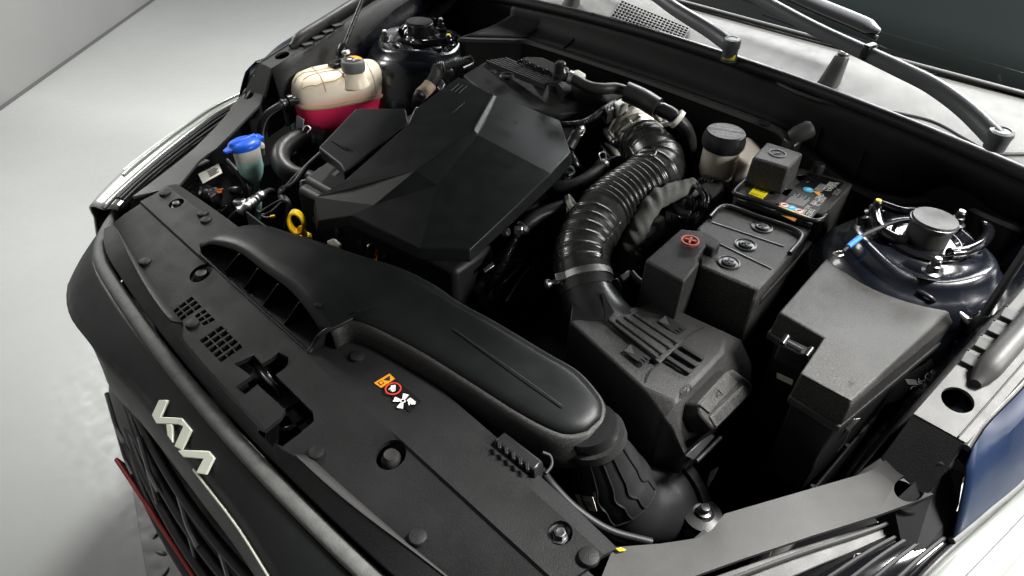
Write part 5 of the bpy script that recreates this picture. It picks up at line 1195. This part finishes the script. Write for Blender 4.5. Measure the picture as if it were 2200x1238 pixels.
    rows.append([A(b + V((.010, -.008, -.05))) for b in outer]); rows.append([A(b + V((.008, -.004, -.14))) for b in outer]); rows.append([A(b + V((-.05, .03, -.20))) for b in outer])
    vs, fs = grid(rows); mk('lens', vs, fs, 'lens', hp_, smooth=60, solid=.003)
    tube('lamp_seal', [p + UP * .001 for p in rows[0]], .0035, 'rubber', hp_, raw=True, seg=8)
    tube('light_bar', [p + UP * .002 for p in rows[2][6:38]], .003, 'lens', hp_, raw=True, seg=8)
    tube('light_bar', [p + UP * .002 for p in rows[5][8:36]], .003, 'satin_emblem', hp_, raw=True, seg=8)
    hb = [A((p.x, p.y, p.z - .03)) for p in ribs_in[::4]] + [A((p.x - .01, p.y + .01, p.z - .03)) for p in reversed(outer[::4])]
    slab('housing', hb, .16, 'bay_black', hp_, bevel=.002)
    # ---------------- fender
    fe = thing('fender', A((.78, .75, .6)), ('metallic blue front fender at the right edge beside the trim strip' if s > 0 else 'dark far front fender running up towards the top edge'), 'fender', 'front fenders')
    cols = [[q(2090, 963, .883), q(2078, 1000, .872), q(2076, 1030, .862), q(2066, 1080, .838), q(2049, 1157, .798)],
            [q(2110, 932, .885), q(2106, 968, .878), q(2108, 995, .870), q(2104, 1045, .842), q(2090, 1124, .797)],
            [q(2129, 906, .888), q(2131, 942, .882), q(2136, 962, .876), q(2132, 1010, .848), q(2126, 1093, .797)],
            [q(2200, 834, .905), q(2200, 872, .900), q(2200, 897, .894), q(2200, 950, .862), q(2200, 1030, .800)]]
    l_ = cols[-1]
    for dy_ in (.06, .14, .24, .36, .5): cols.append([p + V((.13 * dy_, dy_, .23 * dy_)) for p in l_])
    nr = 5; cc_ = []
    for j in range(nr): cc_.append(spline([c[j] for c in cols], 36))
    cc_.append([p + V((.012, .0, -.06)) for p in cc_[-1]]); cc_.append([p + V((-.02, .02, -.12)) for p in cc_[-1]])
    rows = [[A(p + V((-.004, 0, -.02))) for p in cc_[0]]] + [[A(p) for p in r] for r in cc_]
    vs, fs = grid(rows[:6] + [[A(p + V((0, 0, -.004))) for p in cc_[4]]]); mk('skin', vs, fs, 'fender_blue' if s > 0 else 'hood_paint', fe, smooth=40, solid=.002)
    back = [r[12:] for r in rows[5:]]
    vs, fs = grid(back); mk('side_skin', vs, fs, 'fender_blue' if s > 0 else 'hood_paint', fe, smooth=60, solid=.002)
    tube('edge_seal', [p + V((-.005 * s, 0, -.004)) for p in rows[1]], .0045, 'rubber', fe, raw=True, seg=8)
    tube('lamp_gap_seal', [A(p + V((0, -.001, -.004))) for p in cc_[4]], .004, 'lip_rubber', fe, raw=True, seg=8)
    gp_ = [A((xo(y) - .004, y, zc(y) - .012)) for y in (.545, .6, .7, .85, 1.0)] + [A((xo(y) + .016, y, zc(y) - .026)) for y in (1.0, .85, .7, .6, .55)]
    slab('gap_liner', gp_, .16, 'bay_black', fe, bevel=0)
    fl_ = [A(p) for p in ((.700, .490, .815), (.716, .55, .86), (.735, .555, .86), (.752, .535, .82), (.762, .500, .78), (.745, .45, .775))]
    slab('front_liner', fl_, .12, 'bay_black', fe, bevel=0)
    # ---------------- hood stay (gas spring)
    hs_ = thing('hood_stay', A((.686, .835, .80)), 'thin black gas stay holding the hood beside the ' + ('driver side strut tower' if s > 0 else 'expansion tank'), 'hood stay', 'hood stays')
    if s > 0: p0, p1 = q(2104, 692, .868), q(2200, 545, .975)
    else: p0, p1 = q(736, 106, .905), q(779, 0, .995)
    d = (p1 - p0).normalized()
    tube('rod', [p0, p0 + d * .52], .0055 if s > 0 else .0045, 'dark_steel', hs_, n=4, seg=14)
    lathe('ball_socket', p0 - d * .02, d, [(.009, 0), (.011, .008), (.011, .026), (.007, .034)], 'smooth_black', hs_, n=16)
    tube('ball_stud', [p0 - d * .01, p0 - d * .01 + mx((-.03, .0, .012), s)], .005, 'steel', hs_, n=4, seg=10)
    box('foot', p0 - d * .035 + mx((.0, .0, -.01), s), (.03, .03, .03), 'smooth_black', hs_, bevel=.003)
for s in (1, -1): sidecover(s)
# ================================================================== COWL
ck = thing('cowl_panel', (.1, 1.18, .94), 'broad grey plastic cowl panel below the windscreen with mesh grille', 'cowl')
X_ = [-.78 + 1.56 * k / 52 for k in range(53)]
def seal_y(x): return 1.098 - .03 * x * x / .36 + (.0 if x > -.2 else -.12 * (x + .2) ** 2)
def seal_z(x): return .985 - .02 * (x / .6) ** 2
def glass_y(x): return 1.275 + .20 * x * x
rows = []
for t in (0, .12, .3, .5, .7, .85, .96, 1.0):
    rows.append([V((x, seal_y(x) + .012 + (glass_y(x) - seal_y(x) - .012) * t, seal_z(x) - .004 + (.012 * math.sin(math.pi * t) if t < .9 else 0) + .030 * t * t - .012 * math.exp(-((t - .28) / .14) ** 2))) for x in X_])
vs, fs = grid(rows); mk('panel', vs, fs, 'cowl_plastic', ck, smooth=60, solid=.003)
def cz(x, y):
    t = (y - seal_y(x) - .012) / (glass_y(x) - seal_y(x) - .012); t = min(1, max(0, t))
    return seal_z(x) - .004 + (.012 * math.sin(math.pi * t) if t < .9 else 0) + .030 * t * t - .012 * math.exp(-((t - .28) / .14) ** 2)
def onk(px, py, lift=0):
    z = .99
    for _ in range(8): p = q(px, py, z); z = .5 * z + .5 * cz(p.x, p.y)
    return q(px, py, z) + UP * lift
# mesh grille: raised frame bars over a dark field
g4 = [onk(1335, 6), onk(1480, 66), onk(1462, 99), onk(1308, 46)]
decal('grille_field', [p + UP * .0012 for p in g4], 'bay_black', ck, .0006)
vs = []; fs = []
def bar(a, b, w_, h_):
    d = (b - a).normalized(); e = d.cross(UP).normalized() * w_; k = len(vs)
    vs.extend([a - e, b - e, b + e, a + e, a - e + UP * h_, b - e + UP * h_, b + e + UP * h_, a + e + UP * h_])
    fs.extend([(k + 4, k + 5, k + 6, k + 7), (k, k + 1, k + 5, k + 4), (k + 1, k + 2, k + 6, k + 5), (k + 2, k + 3, k + 7, k + 6), (k + 3, k, k + 4, k + 7)])
for i in range(21): bar(bil(g4, i / 20, 0) + UP * .001, bil(g4, i / 20, 1) + UP * .001, .0014, .004)
for j in range(8): bar(bil(g4, 0, j / 7) + UP * .001, bil(g4, 1, j / 7) + UP * .001, .0014, .0045)
mg = mk('mesh_grille', vs, fs, 'cowl_plastic', ck); mg['kind'] = 'stuff'
tube('groove', [onk(1620, 148, .001), onk(1700, 195, .001), onk(1800, 228, .001), onk(1900, 240, .001), onk(2000, 262, .001), onk(2080, 305, .001), onk(2130, 330, .001), onk(2200, 332, .001)], .004, 'grey_plastic', ck, n=40, seg=8)
# bulb seal in front of the cowl
cs = thing('hood_seal', (.05, 1.09, .95), 'long black rubber hood seal along the front edge of the cowl', 'seal')
SL = [V((x, seal_y(x), seal_z(x))) for x in X_]
tube('bulb', [p + UP * .008 for p in SL], .0115, 'seal_rubber', cs, raw=True, seg=14)
tube('carrier', [p + V((0, .014, -.003)) for p in SL], .006, 'smooth_black', cs, raw=True, seg=10)
# front wall of the cowl box: stepped dark panel with ribs and the light lower flange
cw = thing('cowl_wall', (.05, 1.08, .85), 'dark ribbed front wall of the cowl below the hood seal', 'panel')
FL = Q([(985, 84, .932), (1014, 86, .930), (1100, 88, .930), (1146, 93, .928), (1341, 157, .925), (1500, 214, .922), (1650, 271, .918), (1690, 297, .905), (1740, 330, .888), (1800, 378, .865), (1860, 414, .852), (1900, 426, .850), (1960, 432, .852), (2040, 426, .862), (2120, 462, .87), (2200, 495, .875)])
fl = spline(FL, 70)
sl_ = []
for p in fl:
    xx = p.x; sl_.append(V((xx, seal_y(xx), seal_z(xx))))
rows = [[a + V((0, -.004, .004)) for a in sl_], [a + V((0, -.012, -.010)) for a in sl_], [a + V((0, -.013, -.022)) for a in sl_]]
for t in (.3, .5, .75, 1.0): rows.append([(a + V((0, -.018, -.026))).lerp(b + V((0, .012, .004)), t) + V((0, .006, -.003)) * math.sin(math.pi * t) for a, b in zip(sl_, fl)])
vs, fs = grid(rows); mk('panel', vs, fs, 'grain_dark', cw, smooth=50, solid=.003)
vs, fs = grid([[p + V((0, .016, -.002)) for p in fl], [p + V((0, .010, .001)) for p in fl], [p + V((0, -.002, .001)) for p in fl], [p + V((0, -.005, -.003)) for p in fl], [p + V((0, .002, -.008)) for p in fl], [p + V((0, .03, -.22)) for p in fl]])
mk('lower_flange', vs, fs, 'grey_plastic', cw, smooth=50, solid=.002)
for k in (47, 52, 56, 8, 14):
    tube('panel_rib', [r[k] + V((0, -.001, .001)) for r in rows[3:]], .0012, 'smooth_black', cw, raw=True, seg=6)
lathe('push_clip', q(1643, 266, .921), V((0, -.2, 1)), [(.010, 0), (.010, .003), (.007, .005), (0, .005)], 'smooth_black', cw, n=20)
nb2 = thing('pedal_link_bracket', q(1710, 295, .86), 'small smooth grey rubber stop bracket on the cowl flange behind the battery', 'bracket')
slab('base', Q([(1682, 294, .925), (1712, 284, .93), (1725, 302, .925), (1705, 314, .92)]), .03, 'smooth_black', nb2, bevel=.004)
lathe('stop', q(1712, 290, .93), V((.5, .35, .45)), [(.012, -.012), (.0155, 0), (.0155, .022), (.012, .028), (0, .030)], 'grey_plastic', nb2, n=24)
# ================================================================== WIPERS, NOZZLES, SCREEN
def arm(label, pts, w0, w1, m='wiper', piv=None):
    t = thing('windscreen_wiper', piv, label, 'wiper', 'windscreen wiper arms')
    path = spline(pts, 40); T, _ = frames(path); rows = []
    for i, p in enumerate(path):
        f = i / 39; w_ = w0 + (w1 - w0) * f; sd_ = T[i].cross(UP).normalized(); h = .009 + .004 * (1 - f)
        prof = ((-1, -.9), (-1, -.1), (-.72, .65), (-.3, .95), (.3, .95), (.72, .65), (1, -.1), (1, -.9))
        rows.append([p + sd_ * a * w_ + UP * b * h for a, b in prof])
    vs, fs = grid(rows, close_u=True); fs += [tuple(range(7, -1, -1)), tuple(39 * 8 + k for k in range(8))]
    mk('arm', vs, fs, m, t, smooth=55)
    return t, path
a1, pth = arm('shorter wiper arm with yellow tag beside the cowl mesh grille', [q(1573, 97, 1.026), q(1530, 66, 1.034), q(1455, 20, 1.045), q(1400, -18, 1.055), q(1280, -90, 1.07)], .0135, .0095, piv=q(1573, 97, .99))
lathe('pivot_cap', q(1573, 97, 1.026) - UP * .028, V((0, -.1, 1)), [(.0145, 0), (.0145, .022), (.0160, .025), (.0165, .036), (.014, .041), (.009, .042), (.0085, .041), (0, .041)], 'wiper', a1, n=32)
pvc = q(1573, 97, 1.026) - UP * .026
vs, fs = grid([[pvc + V((math.cos(a) * .0152, math.sin(a) * .0152, h)) for a in [-1.9 + .12 * k for k in range(14)]] for h in (.002, .012)]); mk('yellow_tag', vs, fs, 'label_yellow', a1, smooth=60, solid=.0006)
a2, pth = arm('long wiper arm with hinge joint crossing above the right side of the cowl', [q(2145, 297, 1.020), q(2080, 235, 1.035), q(2010, 185, 1.048), q(1945, 152, 1.056), q(1860, 112, 1.064), q(1750, 60, 1.075), q(1640, 0, 1.09), q(1560, -40, 1.10)], .0145, .0095, piv=q(2145, 297, .98))
lathe('pivot_cap', q(2147, 296, 1.020) - UP * .024, V((0, -.1, 1)), [(.0150, .008), (.0160, .026), (.0175, .030), (.0165, .036), (.011, .0375), (.0105, .036), (0, .036)], 'wiper', a2, n=32)
i = 17; d_ = (pth[i + 1] - pth[i - 1]).normalized(); box('joint_collar', pth[i] + UP * .003, (.014, .031, .024), 'smooth_black', a2, ax=(d_, d_.cross(UP).normalized(), UP), bevel=.004)
bp2 = [q(1890, 68, 1.075), q(1840, 45, 1.082), q(1760, 12, 1.09), q(1690, -20, 1.10)]
tube('blade_spoiler', bp2, 0, 'wiper', a2, n=30, seg=12, rf=lambda t: .0125 * min(1, .35 + 6 * t))
tube('blade_rubber', [p - UP * .012 for p in bp2], .005, 'rubber', a2, n=20, seg=8)
def nozzle(label, px, py, py2, px2, w_, zb):
    nz = thing('hood_stop', onk(px, py), label, 'stop', 'hood stops on the cowl')
    b = onk(px, py); t = V((b.x + .004, b.y + .012, b.z + .052))
    rows = []
    for f, wd, dp_ in ((0, .018, .020), (.25, .016, .016), (.7, .0135, .0115), (.95, .012, .010), (1.0, .008, .007)):
        c = b.lerp(t, f); rows.append([c + V((math.copysign(abs(math.cos(a)) ** .5, math.cos(a)) * wd, math.copysign(abs(math.sin(a)) ** .5, math.sin(a)) * dp_, 0)) for a in [2 * math.pi * k / 20 for k in range(20)]])
    loftr('post', rows, 'grey_plastic', nz, smooth=45)
    lathe('rubber_pad', t + V((0, .002, -.002)), V((0, -.1, 1)), [(.0105, 0), (.0105, .006), (.007, .009), (0, .009)], 'wiper', nz, n=20)
nozzle('small upright hood stop post on the cowl between the two wiper arms', 1780, 180, 0, 0, 0, 0)
nozzle('small hood stop post on the cowl at the top edge left of the mesh grille', 1225, 16, 0, 0, 0, 0)
ws = thing('windscreen', (.1, 1.5, 1.0), 'dark greenish windscreen glass at the top right corner', 'windscreen')
rows = []
for t in (0, .2, .5, 1.0, 1.6): rows.append([V((x * (1 - .06 * t), glass_y(x) - .004 + .50 * t, seal_z(x) + .030 + .27 * t + .02 * t * (1 - (x / .78) ** 2))) for x in X_])
vs, fs = grid(rows); mk('glass', vs, fs, 'glass_dark', ws, smooth=60, solid=.005)
tube('edge_trim', [p + UP * .002 for p in rows[0]], .0045, 'grey_plastic', ws, raw=True, seg=8)
# ================================================================== OPEN HOOD (above the frame) AND BODY MASS
hd = thing('hood', (0, 1.22, 1.0), 'open hood raised above the engine bay', 'hood')
rows = []
for t in [k / 8 for k in range(9)]:
    y = 1.22 - .60 * t; z = 1.21 + .92 * t
    rows.append([V((x * (1 - .14 * t * t), y - .03 * (1 - (x / .78) ** 2) * t, z + .035 * (1 - (x / .78) ** 2))) for x in X_])
vs, fs = grid(rows); mk('skin', vs, fs, 'hood_paint', hd, smooth=60, solid=.02)
for x in (-.45, 0, .45): tube('brace', [V((x, 1.17, 1.24)), V((x * .95, .86, 1.69)), V((x * .85, .65, 2.03))], .02, 'hood_paint', hd, n=10, seg=8)
eb = thing('engine_block', (0, .6, .3), 'dark engine mass under the faceted cover', 'engine')
slab('block', [V(p) for p in ((-.36, .42, .80), (-.02, .44, .80), (.06, .72, .83), (-.10, .86, .86), (-.36, .80, .86), (-.42, .6, .80))], .40, 'bay_black', eb, bevel=.01)
box('cylinder_head', (-.16, .47, .74), (.40, .10, .10), 'bay_black', eb, rot=.1, bevel=.01)
box('gearbox', (.25, .70, .50), (.36, .36, .22), 'bay_black', eb, rot=.1, bevel=.02)
for k in range(6): lathe('head_bolt', V((-.30 + .06 * k, .405 + .008 * k, .74)), V((0, -1, .2)), [(.007, 0), (.007, .008), (0, .009)], 'dark_steel', eb, n=8)
for s in (1, -1):
    wl_ = thing('wheel_arch_liner', mx((.64, .4, .3), s), 'black plastic arch liner closing the bay side below the ' + ('fuse box' if s > 0 else 'washer filler'), 'liner', 'arch liners')
    lr = [[mx((x + .05 * (y - .3), y, z - (.10 if y < .25 else 0)), s) for y in (.14, .2, .26, .35, .45, .55, .65, .8, 1.0, 1.14)] for x, z in ((.60, .30), (.61, .45), (.62, .58), (.612, .70))]
    vs, fs = grid(lr); mk('shell', vs, fs, 'bay_black', wl_, smooth=50, solid=.004)
    for k in range(4): tube('stiffening_rib', [r[3 + k] + mx((-.004, 0, 0), s) for r in lr], .004, 'bay_black', wl_, n=8, seg=6)
bf = slab('undertray', [V(p) for p in ((-.70, .10, .30), (.70, .10, .30), (.72, 1.15, .30), (-.72, 1.15, .30))], .01, 'bay_black', None, bevel=.002); tag(bf, 'black undertray closing the bottom of the engine bay', 'undertray')
fw = slab('firewall', [V(p) for p in ((-.74, 1.12, .93), (.74, 1.12, .93), (.74, 1.16, .93), (-.74, 1.16, .93))], .62, 'bay_black', None, bevel=.002); tag(fw, 'dark firewall panel behind the engine bay', 'firewall')
# heat shield, small hoses and pipes in front of the engine
hsd = thing('exhaust_heat_shield', q(1080, 600, .6), 'shiny dark metal heat shield below the right corner of the engine cover', 'heat shield')
SH = [Q([(1005, 590, .74), (1060, 545, .76), (1120, 535, .765), (1150, 560, .76)]), Q([(1010, 625, .725), (1058, 585, .755), (1118, 570, .76), (1158, 590, .745)]), Q([(1040, 668, .69), (1062, 650, .71), (1120, 620, .715), (1150, 630, .70)]), Q([(1050, 700, .64), (1070, 690, .65), (1120, 665, .65), (1145, 660, .64)])]
vs, fs = grid([spline(r, 16) for r in SH]); mk('shield', vs, fs, 'dark_steel', hsd, smooth=60, solid=.002)
tube('raised_bead', Q([(1062, 640, .722), (1090, 600, .76), (1125, 568, .768)]), .004, 'dark_steel', hsd, n=14, seg=8)
tube('raised_bead', Q([(1088, 648, .722), (1118, 600, .752), (1138, 575, .765)]), .003, 'dark_steel', hsd, n=14, seg=8)
slab('bright_tab', Q([(1038, 578, .775), (1060, 562, .78), (1062, 570, .778), (1042, 585, .772)]), .002, 'steel', hsd, bevel=.0005)
sh2 = thing('oil_vapour_hose', q(1080, 520, .7), 'black hose ending in a coiled spring guard below the engine cover edge', 'hose')
SH2 = Q([(1225, 445, .83), (1195, 452, .83), (1160, 464, .828), (1135, 480, .822), (1118, 497, .812)])
tube('hose', SH2, [.015, .011], 'rubber', sh2, n=30, seg=16)
tube('spring_guard', Q([(1116, 498, .812), (1105, 515, .806), (1088, 550, .79), (1068, 588, .765)]), 0, 'dark_steel', sh2, n=260, seg=10, rf=lambda t: .0075 + .0016 * math.sin(t * 175))
tube('lower_pipe', Q([(1068, 588, .765), (1048, 620, .73), (1035, 660, .68)]), .0075, 'rubber', sh2, n=14)
lathe('hose_flange', q(1223, 448, .83), V((.5, .5, .45)), [(.014, -.022), (.016, 0), (.0225, .003), (.0225, .010), (.016, .012)], 'alu', sh2, n=24)
band('spring_clip', SH2, .93, .0118, .008, 'steel', sh2)
box('clip_ear', q(1114, 495, .828), (.014, .010, .012), 'steel', sh2, rot=.7, bevel=.002)
lathe('nut', q(1082, 500, .815), V((.6, .2, .3)), [(.007, 0), (.007, .010), (.005, .012), (0, .012)], 'steel', sh2, n=8)
sh3 = thing('coolant_stub_hose', q(1240, 290, .8), 'short black coolant hose with clip at the rear corner of the engine cover', 'hose')
S3 = Q([(1222, 318, .86), (1232, 300, .872), (1240, 284, .885), (1248, 272, .892)])
tube('hose', S3, .0105, 'rubber', sh3, n=16, seg=14); band('spring_clip', S3, .85, .0108, .008, 'steel', sh3)
tube('clip_ear', Q([(1246, 284, .90), (1254, 278, .902), (1252, 290, .90), (1246, 293, .895)]), .0013, 'steel', sh3, n=10, seg=6)
tube('pipe', Q([(1224, 330, .85), (1235, 350, .845), (1250, 375, .82)]), .008, 'dark_steel', sh3, n=12)
cs2 = thing('cam_sensor_clip', q(1230, 372, .8), 'small black looped sensor clip at the right edge of engine cover', 'connector')
tube('loop', Q([(1200, 378, .855), (1208, 362, .865), (1225, 360, .865), (1232, 370, .858), (1220, 378, .855)]), .004, 'smooth_black', cs2, n=24, seg=8)
slab('body', Q([(1205, 372, .852), (1228, 366, .855), (1232, 380, .848), (1210, 388, .845)]), .02, 'smooth_black', cs2, bevel=.003)
# small fuse strip clipped to the radiator cover with its lead
rb = thing('relay_strip', q(1110, 970, .72), 'small black relay strip clipped to the rear edge of the radiator cover', 'relay')
slab('housing', Q([(1062, 945, .80), (1083, 926, .80), (1167, 990, .80), (1148, 1012, .80)]), .03, 'smooth_black', rb, bevel=.003)
for k in range(5): box('tooth', q(1073 + k * 15, 958 + k * 11.5, .803), (.004, .010, .005), 'smooth_black', rb, rot=.8, bevel=.0008)
slab('end_cap', Q([(1146, 1012, .803), (1166, 990, .803), (1168, 1003, .795), (1150, 1022, .795)]), .02, 'smooth_black', rb, bevel=.002)
tube('lead', Q([(1163, 1010, .775), (1190, 1045, .755), (1240, 1095, .735), (1310, 1140, .72), (1400, 1165, .71)]), .005, 'bay_black', rb, n=40, seg=10)
tube('lead', Q([(1165, 972, .79), (1182, 980, .785), (1185, 1000, .78), (1172, 1018, .78)]), .0022, 'bay_black', rb, n=16, seg=8)
kt = slab('yellow_tab', Q([(1322, 1178, .789), (1335, 1176, .789), (1346, 1181, .789), (1330, 1184, .789)]), .003, 'yellow', None, bevel=.0008); tag(kt, 'tiny yellow tab between radiator cover and near headlamp panel', 'tab')
